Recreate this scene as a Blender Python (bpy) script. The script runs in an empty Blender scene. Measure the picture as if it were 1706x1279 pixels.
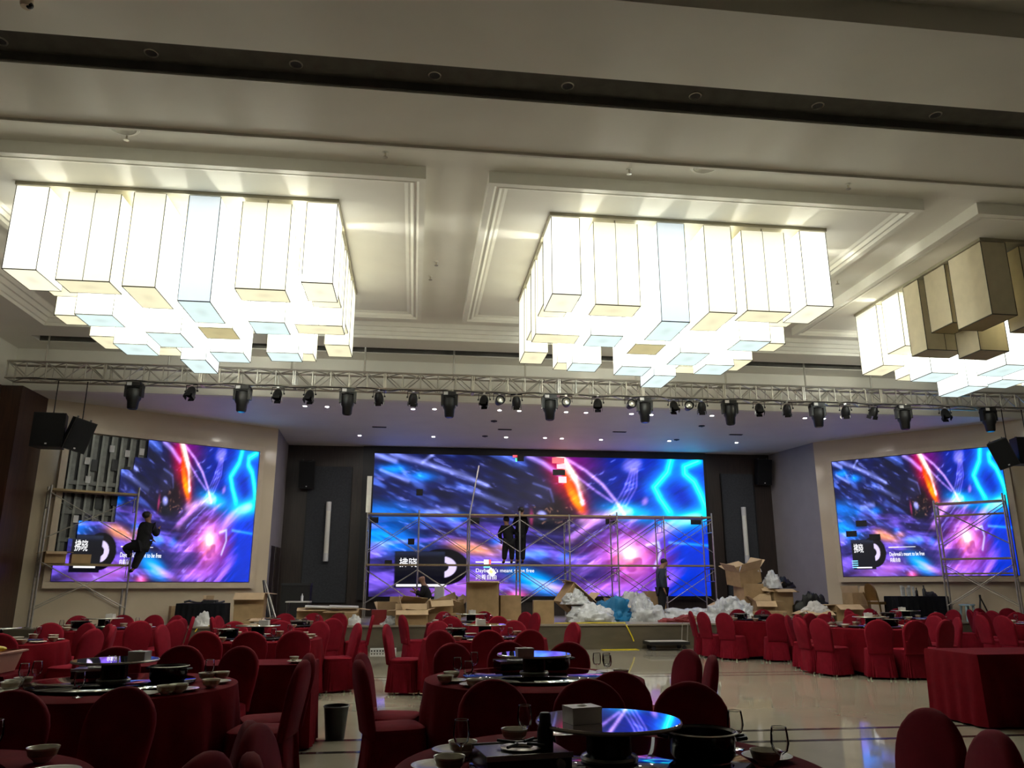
import bpy, bmesh, math, random
import numpy as np
from mathutils import Vector, Matrix

# ---------------------------------------------------------------- scene, camera, light
S = bpy.context.scene
COL = S.collection
random.seed(7)
F, CX, CY = 1281.0, 853.0, 639.5
PITCH, YAW, EYE = math.radians(14.7), math.radians(7.1), 1.5
cam_data = bpy.data.cameras.new('camera')
cam = bpy.data.objects.new('camera', cam_data)
COL.objects.link(cam)
cam_data.sensor_fit = 'HORIZONTAL'
cam_data.sensor_width = 36.0
cam_data.lens = F / 1706.0 * 36.0
cam_data.clip_end = 200
cam.location = (0, 0, EYE)
cam.rotation_euler = (math.pi / 2 + PITCH, 0, -YAW)
S.camera = cam
W = bpy.data.worlds.new('world')
S.world = W
W.use_nodes = True
W.node_tree.nodes['Background'].inputs[0].default_value = (0.9, 0.75, 0.6, 1)
W.node_tree.nodes['Background'].inputs[1].default_value = 0.0
S.view_settings.view_transform = 'Standard'
S.view_settings.look = 'None'
S.view_settings.exposure = 1.5
S.view_settings.gamma = 1.0
S.view_settings.use_curve_mapping = False
SHADE = 0.95         # glow of the chandelier fabric
SCREEN = 0.42         # glow of the LED walls
try:
    S.cycles.max_bounces = 8
    S.cycles.transparent_max_bounces = 12
    S.cycles.sample_clamp_indirect = 6.0
except Exception:
    pass

# room rays: where the line of sight through a photo pixel meets a plane of the room
_fw = Vector((math.sin(YAW) * math.cos(PITCH), math.cos(YAW) * math.cos(PITCH), math.sin(PITCH)))
_rt = Vector((math.cos(YAW), -math.sin(YAW), 0))
_up = _rt.cross(_fw)
_c = Vector((0, 0, EYE))
def ray(x, y): return _fw + _rt * ((x - CX) / F) - _up * ((y - CY) / F)
def PZ(x, y, z):
    r = ray(x, y); return _c + r * ((z - EYE) / r.z)
def PY(x, y, v):
    r = ray(x, y); return _c + r * (v / r.y)
def PX(x, y, v):
    r = ray(x, y); return _c + r * (v / r.x)
def project(p):
    d = Vector(p) - _c
    w = max(d.dot(_fw), 1e-3)
    return CX + F * d.dot(_rt) / w, CY - F * d.dot(_up) / w

# ---------------------------------------------------------------- materials
def lin(h):
    if not isinstance(h, str): return tuple(h)
    v = [int(h[i:i + 2], 16) / 255 for i in (0, 2, 4)]
    return tuple(c / 12.92 if c <= 0.04045 else ((c + 0.055) / 1.055) ** 2.4 for c in v)
M = {}
def mat(name, col, rough=0.6, metal=0.0, spec=0.5, vary=0.12, scale=6.0, stretch=(1, 1, 1), bump=0.0, bscale=None,
        sheen=0.0, coat=0.0, emit=None, strength=0.0):
    m = bpy.data.materials.new(name); m.use_nodes = True
    nt = m.node_tree; b = nt.nodes['Principled BSDF']
    c = lin(col)
    b.inputs['Roughness'].default_value = rough
    b.inputs['Metallic'].default_value = metal
    b.inputs['Specular IOR Level'].default_value = spec
    b.inputs['Sheen Weight'].default_value = sheen
    b.inputs['Coat Weight'].default_value = coat
    tc = nt.nodes.new('ShaderNodeTexCoord'); mp = nt.nodes.new('ShaderNodeMapping')
    mp.inputs['Scale'].default_value = stretch
    nt.links.new(tc.outputs['Object'], mp.inputs['Vector'])
    n = nt.nodes.new('ShaderNodeTexNoise'); n.inputs['Scale'].default_value = scale; n.inputs['Detail'].default_value = 4
    nt.links.new(mp.outputs[0], n.inputs['Vector'])
    r = nt.nodes.new('ShaderNodeValToRGB')
    r.color_ramp.elements[0].position = 0.3; r.color_ramp.elements[1].position = 0.7
    r.color_ramp.elements[0].color = (*[max(0, x * (1 - vary)) for x in c], 1)
    r.color_ramp.elements[1].color = (*[min(1, x * (1 + vary)) for x in c], 1)
    nt.links.new(n.outputs['Fac'], r.inputs[0]); nt.links.new(r.outputs[0], b.inputs['Base Color'])
    if bump:
        n2 = nt.nodes.new('ShaderNodeTexNoise'); n2.inputs['Scale'].default_value = bscale or scale * 4
        nt.links.new(mp.outputs[0], n2.inputs['Vector'])
        bp = nt.nodes.new('ShaderNodeBump'); bp.inputs['Strength'].default_value = bump; bp.inputs['Distance'].default_value = 0.01
        nt.links.new(n2.outputs['Fac'], bp.inputs['Height']); nt.links.new(bp.outputs[0], b.inputs['Normal'])
    if emit is not None:
        b.inputs['Emission Color'].default_value = (*lin(emit), 1)
        b.inputs['Emission Strength'].default_value = strength
    M[name] = m
    return m
def glass(name, tint, refl=1.0, ior=1.5):
    m = bpy.data.materials.new(name); m.use_nodes = True
    nt = m.node_tree; nt.nodes.clear()
    out = nt.nodes.new('ShaderNodeOutputMaterial'); mix = nt.nodes.new('ShaderNodeMixShader')
    fr = nt.nodes.new('ShaderNodeFresnel'); fr.inputs[0].default_value = ior
    t = nt.nodes.new('ShaderNodeBsdfTransparent'); t.inputs[0].default_value = (*tint, 1)
    g = nt.nodes.new('ShaderNodeBsdfGlossy'); g.inputs['Roughness'].default_value = 0.015; g.inputs[0].default_value = (refl, refl, refl, 1)
    nt.links.new(fr.outputs[0], mix.inputs[0]); nt.links.new(t.outputs[0], mix.inputs[1]); nt.links.new(g.outputs[0], mix.inputs[2])
    nt.links.new(mix.outputs[0], out.inputs[0]); M[name] = m
    return m
def glow(name, col, strength, body=(0.7, 0.7, 0.68)):
    return mat(name, body, rough=0.7, spec=0.2, vary=0.03, emit=col, strength=strength)

mat('paint', (0.86, 0.845, 0.765), rough=0.75, spec=0.2, vary=0.03, scale=1.2)
mat('paint_stage', (0.80, 0.78, 0.74), rough=0.55, spec=0.3, vary=0.03, scale=1.2)
mat('trim_paint', (0.88, 0.87, 0.79), rough=0.6, spec=0.3, vary=0.02)
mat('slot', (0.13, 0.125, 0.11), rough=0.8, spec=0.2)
mat('wood_wall', '40281b', rough=0.35, spec=0.5, vary=0.35, scale=3, stretch=(6, 6, 0.4), bump=0.05)
mat('wood_dark', '2e221c', rough=0.45, vary=0.35, scale=4, stretch=(6, 6, 0.4))
mat('stone_wall', (0.64, 0.54, 0.40), rough=0.13, spec=0.5, vary=0.06, scale=0.8)
mat('stone_trim', (0.62, 0.52, 0.39), rough=0.3, vary=0.05)
mat('return_wall', (0.30, 0.27, 0.27), rough=0.6, vary=0.06, scale=2)
mat('fabric_panel', (0.055, 0.058, 0.065), rough=0.9, spec=0.1, vary=0.15, scale=20, bump=0.1)
mat('floor', (0.36, 0.325, 0.255), rough=0.05, spec=0.7, vary=0.10, scale=1.1, bump=0.002, bscale=1.5)
mat('floor_dark', (0.035, 0.03, 0.028), rough=0.12, vary=0.2)
mat('stage_stone', (0.115, 0.098, 0.07), rough=0.25, vary=0.25, scale=1.6, stretch=(0.5, 1, 1.5))
mat('stage_top', (0.30, 0.26, 0.21), rough=0.3, vary=0.15, scale=1.5)
mat('red_cover', '701120', rough=0.85, spec=0.08, vary=0.12, scale=9, sheen=0.0, bump=0.12, bscale=14)
mat('red_cloth', '5e0b15', rough=0.9, spec=0.05, vary=0.12, scale=7, sheen=0.0, bump=0.1, bscale=30)
mat('chair_leg', 'c9c2ae', rough=0.35, metal=0.3)
mat('black', '0b0b0d', rough=0.5, vary=0.3)
mat('black_mirror', '050506', rough=0.04, spec=0.6, vary=0.2)
mat('black_gloss', '08080a', rough=0.18, vary=0.3)
mat('black_cloth', '0d0e14', rough=0.8, spec=0.2, vary=0.2, bump=0.1)
mat('dark_grey', '26272b', rough=0.5, vary=0.15)
mat('lamp_black', '101113', rough=0.42, spec=0.5, vary=0.2)
mat('grille', '0d0e11', rough=0.7, spec=0.3, vary=0.25, scale=60)
mat('aluminium', (0.62, 0.60, 0.54), rough=0.32, metal=0.85, vary=0.06)
mat('steel', (0.45, 0.43, 0.38), rough=0.35, metal=0.75, vary=0.15, scale=10)
mat('steel_dark', (0.12, 0.12, 0.115), rough=0.4, metal=0.7, vary=0.2, scale=9)
mat('galv', (0.20, 0.20, 0.19), rough=0.42, metal=0.6, vary=0.25, scale=5, stretch=(1, 1, 0.3))
mat('plank', (0.36, 0.27, 0.13), rough=0.7, vary=0.3, scale=5, stretch=(0.3, 4, 4))
mat('cardboard', (0.41, 0.28, 0.15), rough=0.85, spec=0.15, vary=0.12, scale=5)
mat('cardboard_in', (0.56, 0.41, 0.25), rough=0.85, spec=0.15, vary=0.08, scale=5)
mat('ceramic', (0.72, 0.68, 0.58), rough=0.16, spec=0.5, vary=0.04, coat=0.3)
mat('ceramic_dark', (0.30, 0.22, 0.14), rough=0.2, vary=0.1)
mat('white_card', (0.62, 0.60, 0.58), rough=0.6, vary=0.04)
mat('tissue_box', (0.42, 0.39, 0.37), rough=0.45, vary=0.06)
mat('white_plastic', (0.72, 0.72, 0.72), rough=0.4, vary=0.05)
mat('plastic_film', (0.55, 0.57, 0.59), rough=0.22, spec=0.7, vary=0.30, scale=7)
mat('blue_bag', '0f6fa0', rough=0.55, vary=0.2, scale=4)
mat('blue_stool', '9dbcc6', rough=0.4, vary=0.05)
mat('yellow', 'd8c118', rough=0.5, vary=0.1)
mat('pink_tub', (0.50, 0.26, 0.20), rough=0.35, vary=0.06)
mat('gold', (0.33, 0.20, 0.07), rough=0.35, metal=0.7, vary=0.1)
mat('skin', (0.32, 0.17, 0.11), rough=0.55, vary=0.06)
mat('hair', (0.012, 0.010, 0.009), rough=0.6)
mat('shirt_blue', '2c3646', rough=0.8, vary=0.15)
mat('shirt_black', '0e0e12', rough=0.85, vary=0.2)
mat('trousers_black', '0a0a0d', rough=0.85, vary=0.2)
mat('red_box', '7a1418', rough=0.5)
mat('eye_white', (0.7, 0.7, 0.7), rough=0.3)
mat('lip', (0.25, 0.08, 0.07), rough=0.5)
glass('table_glass', (0.70, 0.80, 0.76), 1.0, 1.55)
glass('drink_glass', (0.955, 0.96, 0.96), 1.0, 1.22)
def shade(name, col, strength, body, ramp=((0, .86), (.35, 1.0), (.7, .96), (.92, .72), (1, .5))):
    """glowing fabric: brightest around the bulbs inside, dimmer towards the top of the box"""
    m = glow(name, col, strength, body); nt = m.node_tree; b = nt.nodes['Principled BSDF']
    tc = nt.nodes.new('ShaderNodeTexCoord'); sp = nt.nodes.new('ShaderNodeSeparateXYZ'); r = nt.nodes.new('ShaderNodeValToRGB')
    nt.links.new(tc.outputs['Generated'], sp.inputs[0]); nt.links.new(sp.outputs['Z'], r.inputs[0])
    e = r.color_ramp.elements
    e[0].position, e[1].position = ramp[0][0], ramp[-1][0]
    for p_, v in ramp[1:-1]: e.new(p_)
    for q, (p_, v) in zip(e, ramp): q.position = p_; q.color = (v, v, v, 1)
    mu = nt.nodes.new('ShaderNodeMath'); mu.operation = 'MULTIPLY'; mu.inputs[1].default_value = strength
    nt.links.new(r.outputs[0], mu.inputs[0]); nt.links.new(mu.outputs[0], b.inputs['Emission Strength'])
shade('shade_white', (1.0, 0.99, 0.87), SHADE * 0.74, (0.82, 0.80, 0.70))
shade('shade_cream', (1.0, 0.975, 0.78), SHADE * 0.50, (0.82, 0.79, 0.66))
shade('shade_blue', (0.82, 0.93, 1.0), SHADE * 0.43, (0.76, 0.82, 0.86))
def bottom(name, col, strength, body):
    """glowing underside with the faint darker spot of the lamp base in its middle"""
    m = glow(name, col, strength, body); nt = m.node_tree; b = nt.nodes['Principled BSDF']
    tc = nt.nodes.new('ShaderNodeTexCoord'); mp = nt.nodes.new('ShaderNodeMapping'); mp.inputs['Location'].default_value = (-.5, -.5, -.5)
    g = nt.nodes.new('ShaderNodeVectorMath'); g.operation = 'LENGTH'; r = nt.nodes.new('ShaderNodeMapRange')
    r.inputs[1].default_value = .06; r.inputs[2].default_value = .24; r.inputs[3].default_value = strength * .84; r.inputs[4].default_value = strength
    mp.inputs['Scale'].default_value = (1, 1, 0)
    mp.inputs['Location'].default_value = (-.5, -.5, 0)
    nt.links.new(tc.outputs['Generated'], mp.inputs[0]); nt.links.new(mp.outputs[0], g.inputs[0]); nt.links.new(g.outputs['Value'], r.inputs[0])
    nt.links.new(r.outputs[0], b.inputs['Emission Strength'])
bottom('bottom_cream', (0.88, 0.82, 0.55), 0.38, (0.6, 0.55, 0.4))
bottom('bottom_white', (0.90, 0.86, 0.66), 0.41, (0.6, 0.58, 0.48))
bottom('bottom_blue', (0.68, 0.86, 0.84), 0.39, (0.55, 0.62, 0.62))
bottom('bottom_unlit_glow', (0.80, 0.70, 0.36), 0.23, (0.5, 0.45, 0.25))  # glow added to an unlit box so its underside reads brighter
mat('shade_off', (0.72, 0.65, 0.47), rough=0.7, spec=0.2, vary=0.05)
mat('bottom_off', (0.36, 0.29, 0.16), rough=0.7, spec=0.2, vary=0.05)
mat('shade_line', (0.06, 0.055, 0.03), rough=0.6)
mat('shade_line_pale', (0.42, 0.40, 0.30), rough=0.6)
mat('plate', (0.42, 0.39, 0.28), rough=0.5)
glow('glow_source', (1.0, 0.985, 0.85), 210.0)  # strong glow of the fill balls added between the chandelier boxes
glow('downlight', (1.0, 0.97, 0.9), 6.0)
glow('downlight_small', (1.0, 0.95, 0.88), 260.0)
glow('lens_glow', (1.0, 0.93, 0.75), 0.25)
mat('lens', (0.55, 0.55, 0.48), rough=0.12, metal=0.6, vary=0.2, scale=20)
glow('letter_white', (0.95, 0.95, 1.0), 0.42)
glow('letter_cream', (1.0, 0.78, 0.5), 0.42)
glow('letter_cyan', (0.1, 0.6, 1.0), 0.42)

# ---------------------------------------------------------------- mesh helpers
class MB:
    def __init__(s): s.v = []; s.f = []
    def add(s, v, f, m=None):
        k = len(s.v)
        s.v += [tuple(m @ Vector(p)) for p in v] if m is not None else [tuple(p) for p in v]
        s.f += [tuple(i + k for i in q) for q in f]
        return s
    def box(s, x0, x1, y0, y1, z0, z1, m=None):
        v = [(x0, y0, z0), (x1, y0, z0), (x1, y1, z0), (x0, y1, z0), (x0, y0, z1), (x1, y0, z1), (x1, y1, z1), (x0, y1, z1)]
        return s.add(v, [(0, 3, 2, 1), (4, 5, 6, 7), (0, 1, 5, 4), (1, 2, 6, 5), (2, 3, 7, 6), (3, 0, 4, 7)], m)
    def prism(s, pts, z0, z1, m=None):
        n = len(pts)
        v = [(x, y, z0) for x, y in pts] + [(x, y, z1) for x, y in pts]
        f = [tuple(range(n - 1, -1, -1)), tuple(range(n, 2 * n))] + [(i, (i + 1) % n, n + (i + 1) % n, n + i) for i in range(n)]
        return s.add(v, f, m)
    def rings(s, rings, close=True, cap0=True, cap1=True, m=None):
        n = len(rings[0]); v = [p for r in rings for p in r]; f = []
        for k in range(len(rings) - 1):
            for i in range(n if close else n - 1):
                j = (i + 1) % n
                f.append((k * n + i, k * n + j, (k + 1) * n + j, (k + 1) * n + i))
        if cap0: f.append(tuple(range(n - 1, -1, -1)))
        if cap1: f.append(tuple((len(rings) - 1) * n + i for i in range(n)))
        return s.add(v, f, m)
    def lathe(s, prof, n=20, cap0=False, cap1=False, m=None):
        R = [[(r * math.cos(2 * math.pi * i / n), r * math.sin(2 * math.pi * i / n), z) for i in range(n)] for r, z in prof]
        return s.rings(R, True, cap0, cap1, m)
    def cyl(s, r, z0, z1, n=16, r1=None, m=None):
        return s.lathe([(r, z0), (r1 if r1 is not None else r, z1)], n, True, True, m)
    def bar(s, a, b, r, n=6):
        a = Vector(a); b = Vector(b); d = (b - a)
        if d.length < 1e-6: return s
        q = d.to_track_quat('Z', 'Y').to_matrix().to_4x4(); q.translation = a
        return s.cyl(r, 0, d.length, n, m=q)
    def tube(s, pts, r, n=6, cyc=False):
        P = [Vector(p) for p in pts]; R = []
        for i, p in enumerate(P):
            a = P[max(i - 1, 0)]; b = P[min(i + 1, len(P) - 1)]
            d = (b - a).normalized()
            u = d.cross(Vector((0, 0, 1)))
            if u.length < 1e-3: u = Vector((1, 0, 0))
            u.normalize(); w = d.cross(u)
            rr = r[i] if isinstance(r, (list, tuple)) else r
            R.append([tuple(p + u * rr * math.cos(2 * math.pi * k / n) + w * rr * math.sin(2 * math.pi * k / n)) for k in range(n)])
        return s.rings(R)
    def ball(s, c, r, n=12, k=8, m=None):
        rx, ry, rz = r if isinstance(r, (tuple, list)) else (r, r, r)
        R = []
        for j in range(1, k):
            a = math.pi * j / k
            R.append([(c[0] + rx * math.sin(a) * math.cos(2 * math.pi * i / n), c[1] + ry * math.sin(a) * math.sin(2 * math.pi * i / n), c[2] - rz * math.cos(a)) for i in range(n)])
        return s.rings(R, m=m)
    def mesh(s, name, smooth=False):
        me = bpy.data.meshes.new(name); me.from_pydata(s.v, [], s.f); me.update()
        if smooth: me.shade_smooth(); 
        return me
    def build(s, name, m, parent=None, smooth=False, loc=None, rot=None):
        me = s.mesh(name, False)
        me.materials.append(M[m])
        if smooth:
            me.shade_smooth()
            try: me.set_sharp_from_angle(angle=math.radians(40))
            except Exception: pass
        return link(name, me, parent, loc, rot)
def link(name, me, parent=None, loc=None, rot=None):
    o = bpy.data.objects.new(name, me); COL.objects.link(o)
    if parent is not None: o.parent = parent
    if loc is not None: o.location = loc
    if rot is not None: o.rotation_euler = rot
    return o
PENDING = []      # (object, base label): alike things get their place from the left added at the end
def tag(o, label, cat, group=None):
    o['category'] = cat; o['label'] = label
    if group: o['group'] = group
    PENDING.append((o, label))
    return o
def thing(name, label, cat, loc=(0, 0, 0), rz=0.0, group=None):
    o = bpy.data.objects.new(name, None); COL.objects.link(o)
    o.empty_display_size = 0.05
    o.location = loc; o.rotation_euler = (0, 0, rz)
    return tag(o, label, cat, group)
def struct(o): o['kind'] = 'structure'; return o
KIDS = {}
def kids(o): return [c for c in bpy.data.objects if c.parent == o]
def dup(root, loc, rz=None, label=None, group=None, tree=None, rot=None, scale=None):
    r = root.copy(); COL.objects.link(r); r.location = loc
    if rz is not None: r.rotation_euler = (0, 0, rz)
    if rot is not None: r.rotation_euler = rot
    if scale is not None: r.scale = scale
    for ch, subs in tree:
        c = ch.copy(); COL.objects.link(c); c.parent = r
        for g in subs:
            d = g.copy(); COL.objects.link(d); d.parent = c
    if label: tag(r, label, root['category'], group or root.get('group'))
    return r
def tree_of(o): return [(c, kids(c)) for c in kids(o)]
class Proto:
    """the first use places the model itself, later uses copy it"""
    def __init__(s, make): s.make = make; s.root = None
    def __call__(s, loc, rz=0.0, label='', group=None, scale=None, rot=None):
        if s.root is None:
            s.root = s.make(); s.tree = tree_of(s.root); r = s.root
            r.location = loc; r.rotation_euler = rot or (0, 0, rz)
            if scale: r.scale = scale
            r['label'] = label
            if group: r['group'] = group
            PENDING.append((r, label))
            return r
        return dup(s.root, loc, rz, label, group, s.tree, rot, scale or (1, 1, 1))
def bare(name, cat):
    o = bpy.data.objects.new(name, None); COL.objects.link(o); o.empty_display_size = 0.05; o['category'] = cat
    return o

# ---------------------------------------------------------------- room
XL, XR, YR = -9.3, 17.6, -6.0
Z5, Z2, ZST = 6.85, 7.15, 5.86
STG = 0.59
struct(MB().box(XL - .3, XR + .3, YR - .2, 25.3, -0.2, 0).build('floor', 'floor'))
flo = bpy.data.objects['floor']
for y, w in ((7.93, .09), (8.52, .09), (13.58, .06), (14.0, .06)):
    MB().box(XL, XR, y - w / 2, y + w / 2, -0.02, 0.0015).build('inlay_strip', 'floor_dark', flo)
struct(MB().box(XL - .2, XL, YR, 18.6, 0, ZST).build('wall_left', 'wood_wall'))
struct(MB().box(XL - .2, XL, YR, 18.6, ZST, 7.35).build('wall_left_upper', 'paint'))
struct(MB().box(XR, XR + .2, YR, 18.6, 0, ZST).build('wall_right', 'wood_wall'))
struct(MB().box(XR, XR + .2, YR, 18.6, ZST, 7.35).build('wall_right_upper', 'paint'))
struct(MB().box(XL, XR, YR - .2, YR, 0, 7.35).build('wall_rear', 'wood_wall'))
struct(MB().box(XL, -8.86, 18.0, 19.5, 0, ZST).build('wall_stage_pier', 'wood_wall'))
struct(MB().box(16.75, XR, 18.0, 18.6, 0, ZST).build('wall_stage_pier_right', 'wood_wall'))
struct(MB().box(XL, XR, 18.4, 18.6, ZST, 7.35).build('wall_bulkhead', 'paint'))
A2, B2, C2, D2 = Vector((-8.86, 19.26)), Vector((-3.97, 22.34)), Vector((12.35, 22.53)), Vector((16.9, 17.85))
def slab(a, b, t, z0, z1, name, m):
    d = (b - a).normalized(); n = Vector((-d.y, d.x)) * t
    pts = [a, b, b + n, a + n]
    if t < 0: pts = pts[::-1]
    return struct(MB().prism([tuple(p) for p in pts], z0, z1).build(name, m))
slab(A2, B2, .3, 0, ZST, 'wall_stage_left', 'stone_wall')
slab(C2, D2, .3, 0, ZST, 'wall_stage_right', 'stone_wall')
slab(B2, Vector((-4.1, 25.2)), .3, 0, ZST, 'wall_return_left', 'return_wall')
slab(C2, Vector((12.0, 25.2)), -.3, 0, ZST, 'wall_return_right', 'return_wall')
struct(MB().box(-4.4, 12.3, 25.0, 25.2, 0, ZST).build('wall_back', 'wood_dark'))
wr = bpy.data.objects['wall_return_left']
for y0, y1 in ((22.75, 23.35), (23.65, 24.3)):
    MB().box(-4.03, -3.985, y0, y1, STG, 2.6).build('recess_panel', 'wood_dark', wr)
# stage
struct(MB().box(-8.8, 16.2, 19.4, 25.0, 0, STG - .04).build('stage_base', 'stage_stone'))
struct(MB().box(-8.83, 16.2, 19.36, 25.0, STG - .04, STG).build('stage_floor', 'stage_top'))

struct(MB().box(-8.83, -5.6, 18.55, 19.36, 0, STG).build('stage_wing', 'stage_stone'))

# main ceiling
c = MB()
c.box(XL, XR, YR, 6.0, Z2, 7.35)
for y0, y1 in ((6.0, 7.09), (7.6, 8.71), (16.6, 17.33), (17.77, 18.4)): c.box(XL, XR, y0, y1, Z5, 7.35)
for y0, y1 in ((7.09, 7.6), (17.33, 17.77)):
    c.box(XL, -8.55, y0, y1, Z5, 7.35); c.box(16.85, XR, y0, y1, Z5, 7.35)
c.box(XL, -7.95, 8.71, 16.6, Z5, 7.35); c.box(16.25, XR, 8.71, 16.6, Z5, 7.35)
c.box(-7.95, 16.25, 8.71, 16.6, Z2, 7.35)
ceil = struct(c.build('ceiling', 'paint'))
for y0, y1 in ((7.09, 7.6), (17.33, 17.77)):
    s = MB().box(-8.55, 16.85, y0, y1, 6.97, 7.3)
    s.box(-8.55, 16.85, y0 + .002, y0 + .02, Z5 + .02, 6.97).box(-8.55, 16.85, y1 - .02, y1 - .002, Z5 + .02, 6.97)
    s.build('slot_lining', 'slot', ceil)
MB().box(XL, XR, 8.665, 8.712, Z5 - .035, Z5).build('edge_lip', 'paint', ceil)
MB().box(XL, XR, 5.94, 6.0, Z5 - .0, 7.2).build('edge_lip', 'paint', ceil)
def ring_box(mb, x0, x1, y0, y1, w, z0, z1):
    mb.box(x0, x1, y0, y0 + w, z0, z1); mb.box(x0, x1, y1 - w, y1, z0, z1)
    mb.box(x0, x0 + w, y0 + w, y1 - w, z0, z1); mb.box(x1 - w, x1, y0 + w, y1 - w, z0, z1)
def cove(x0, x1, y0, y1, prof):
    return MB().rings([[(x0 + o, y0 + o, z), (x1 - o, y0 + o, z), (x1 - o, y1 - o, z), (x0 + o, y1 - o, z)] for o, z in prof], True, False, False)
cove(-7.95, 16.25, 8.71, 16.6, ((-.01, Z5), (0, Z5), (.015, 6.91), (.05, 6.915), (.10, 6.985), (.14, 6.99), (.19, 7.06), (.23, 7.065), (.29, 7.14), (.31, Z2 - .001))).build('coffer_moulding', 'trim_paint', ceil)
ISL = [(-6.58, 0.0), (0.88, 7.46), (8.34, 14.92)]
for x0, x1 in ISL:
    p = MB().box(x0 + .3, x1 - .3, 9.98, 15.35, 7.05, Z2).build('island_panel', 'paint', ceil)
    cove(x0, x1, 9.68, 15.65, ((0, Z2), (0, 6.965), (.09, 6.965), (.125, 7.0), (.155, 6.995), (.16, 6.985), (.175, 6.985), (.215, 7.03), (.25, 7.028), (.305, 7.051))).build('island_moulding', 'trim_paint', p)
struct(MB().box(XL, XR, 18.6, 25.2, ZST, 6.02).build('ceiling_stage', 'paint_stage'))

# ---------------------------------------------------------------- ceiling fittings
def mk_can():
    r = bare('downlight', 'downlight')
    MB().lathe([(.075, 0), (.072, -.010), (.062, -.012), (.058, -.002), (.05, .0)], 24).build('trim_ring', 'steel', r, True)
    MB().lathe([(.058, -.003), (.02, -.001), (.0, -.001)], 20).build('reflector', 'dark_grey', r, True)
    return r
can = Proto(mk_can)
for k in range(8):
    can((-4.43 + 1.497 * k, 7.42, 6.97), 0, 'unlit round downlight in the dark ceiling slot above the beam', 'unlit downlights in the dark slot')
def mk_can_lit():
    r = bare('downlight', 'downlight')
    MB().lathe([(.07, 0), (.068, -.012), (.05, -.012)], 20).build('trim_ring', 'chair_leg', r, True)
    MB().cyl(.052, -.012, -.006, 20).build('lamp_disc', 'downlight', r)
    return r
canl = Proto(mk_can_lit)
for x in (-5.8, -4.31, -2.81, -1.32, .18, 1.67, 7.54, 9.03, 10.46):
    canl((x, 17.45, 6.97), 0, 'lit downlight in the far ceiling slot above the truss', 'lit downlights in the far slot')
def mk_spot():
    r = bare('stage_downlight', 'downlight')
    MB().lathe([(.07, 0), (.066, -.008), (.04, -.008)], 16).build('trim_ring', 'paint_stage', r, True)
    MB().cyl(.042, -.008, -.004, 16).build('lamp_disc', 'downlight_small', r)
    return r
spot = Proto(mk_spot)
for px, py in ((508, 676), (545, 677), (688, 681), (724, 681), (832, 683), (865, 684), (943, 686), (976, 687), (1052, 689), (1085, 690.6),
               (599, 725), (722, 727), (843, 728), (908, 729), (936, 730), (1001, 732), (1115, 734), (1186, 692), (1219, 693), (1341, 696), (1372, 697), (1227, 737)):
    p = PZ(px, py, ZST)
    spot(p, 0, 'small lit downlight in the stage ceiling, ' + ('front row' if py < 700 else 'back row'), 'stage ceiling downlights')
def mk_slit():
    r = bare('air_grille', 'vent')
    MB().box(-.2, .2, -.05, .05, -.012, 0).build('frame', 'dark_grey', r)
    for k in range(3): MB().box(-.18, .18, -.035 + .025 * k, -.025 + .025 * k, -.02, -.012).build('slat', 'black', r)
    return r
slit = Proto(mk_slit)
for px, py in ((632, 711), (841, 715), (1032, 719), (1226, 723.6)):
    slit(PZ(px, py, ZST), 0, 'dark slot air grille in the stage ceiling', 'stage ceiling grilles')
def mk_dot():
    r = bare('smoke_detector', 'detector')
    MB().lathe([(.09, 0), (.085, -.02), (.05, -.03)], 16, False, True).build('body', 'dark_grey', r, True)
    MB().cyl(.02, -.04, -.03, 10).build('sensor', 'black', r)
    return r
dot = Proto(mk_dot)
for px, py in ((823, 701), (808, 726), (1169, 709), (1127, 732)):
    dot(PZ(px, py, ZST), 0, 'small dark detector on the stage ceiling', 'stage ceiling detectors')
def mk_vent():
    r = bare('round_diffuser', 'vent')
    MB().lathe([(.21, 0), (.2, -.015), (.17, -.02), (.16, -.004)], 28).build('rim', 'trim_paint', r, True)
    for k in range(4):
        a = .145 - .036 * k
        MB().lathe([(a, -.004), (a + .008, -.022), (a - .018, -.006)], 24).build('louvre_ring', 'trim_paint', r, True)
    MB().cyl(.165, -.004, -.001, 24).build('duct', 'black', r)
    return r
vent = Proto(mk_vent)
vent((PZ(208, 217, Z2).x, 9.17, Z2), 0, 'round louvred air diffuser above the left chandelier')
vent((PZ(1168, 286, Z2).x, 9.17, Z2), 0, 'round louvred air diffuser above the middle chandelier')
def mk_spr():
    r = bare('sprinkler', 'sprinkler')
    MB().cyl(.012, -.07, 0, 8).build('stem', 'chair_leg', r)
    MB().lathe([(.0, -.085), (.035, -.08), (.035, -.075), (.0, -.07)], 12).build('deflector', 'steel', r)
    MB().lathe([(.04, 0), (.035, -.012), (.015, -.015)], 12).build('escutcheon', 'trim_paint', r)
    return r
spr = Proto(mk_spr)
for px, py, w in ((211, 229, 'by the left air diffuser'), (642, 258, 'near the left chandelier island corner'), (1048, 286, 'by the middle air diffuser'), (1413, 311, 'near the middle island corner'),
               (727, 439, 'in the gap between islands, near one'), (717, 463, 'in the gap between islands, far one'), (1395, 470, 'in the gap before the right chandelier')):
    spr(PZ(px, py, Z2 - .04) + Vector((0, 0, .04)), 0, 'small pendant sprinkler ' + w)
p = PZ(45, 2, Z5 - .06)
t = thing('dome_camera', 'small dark dome camera under the near ceiling beam', 'camera', (p.x, p.y, Z5))
MB().lathe([(.055, 0), (.055, -.1), (.045, -.125)], 20, True, True).build('housing', 'stone_trim', t, True)
MB().ball((.03, -.0, -.105), .034, 14, 10).build('lens_dome', 'black_gloss', t, True)

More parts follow.
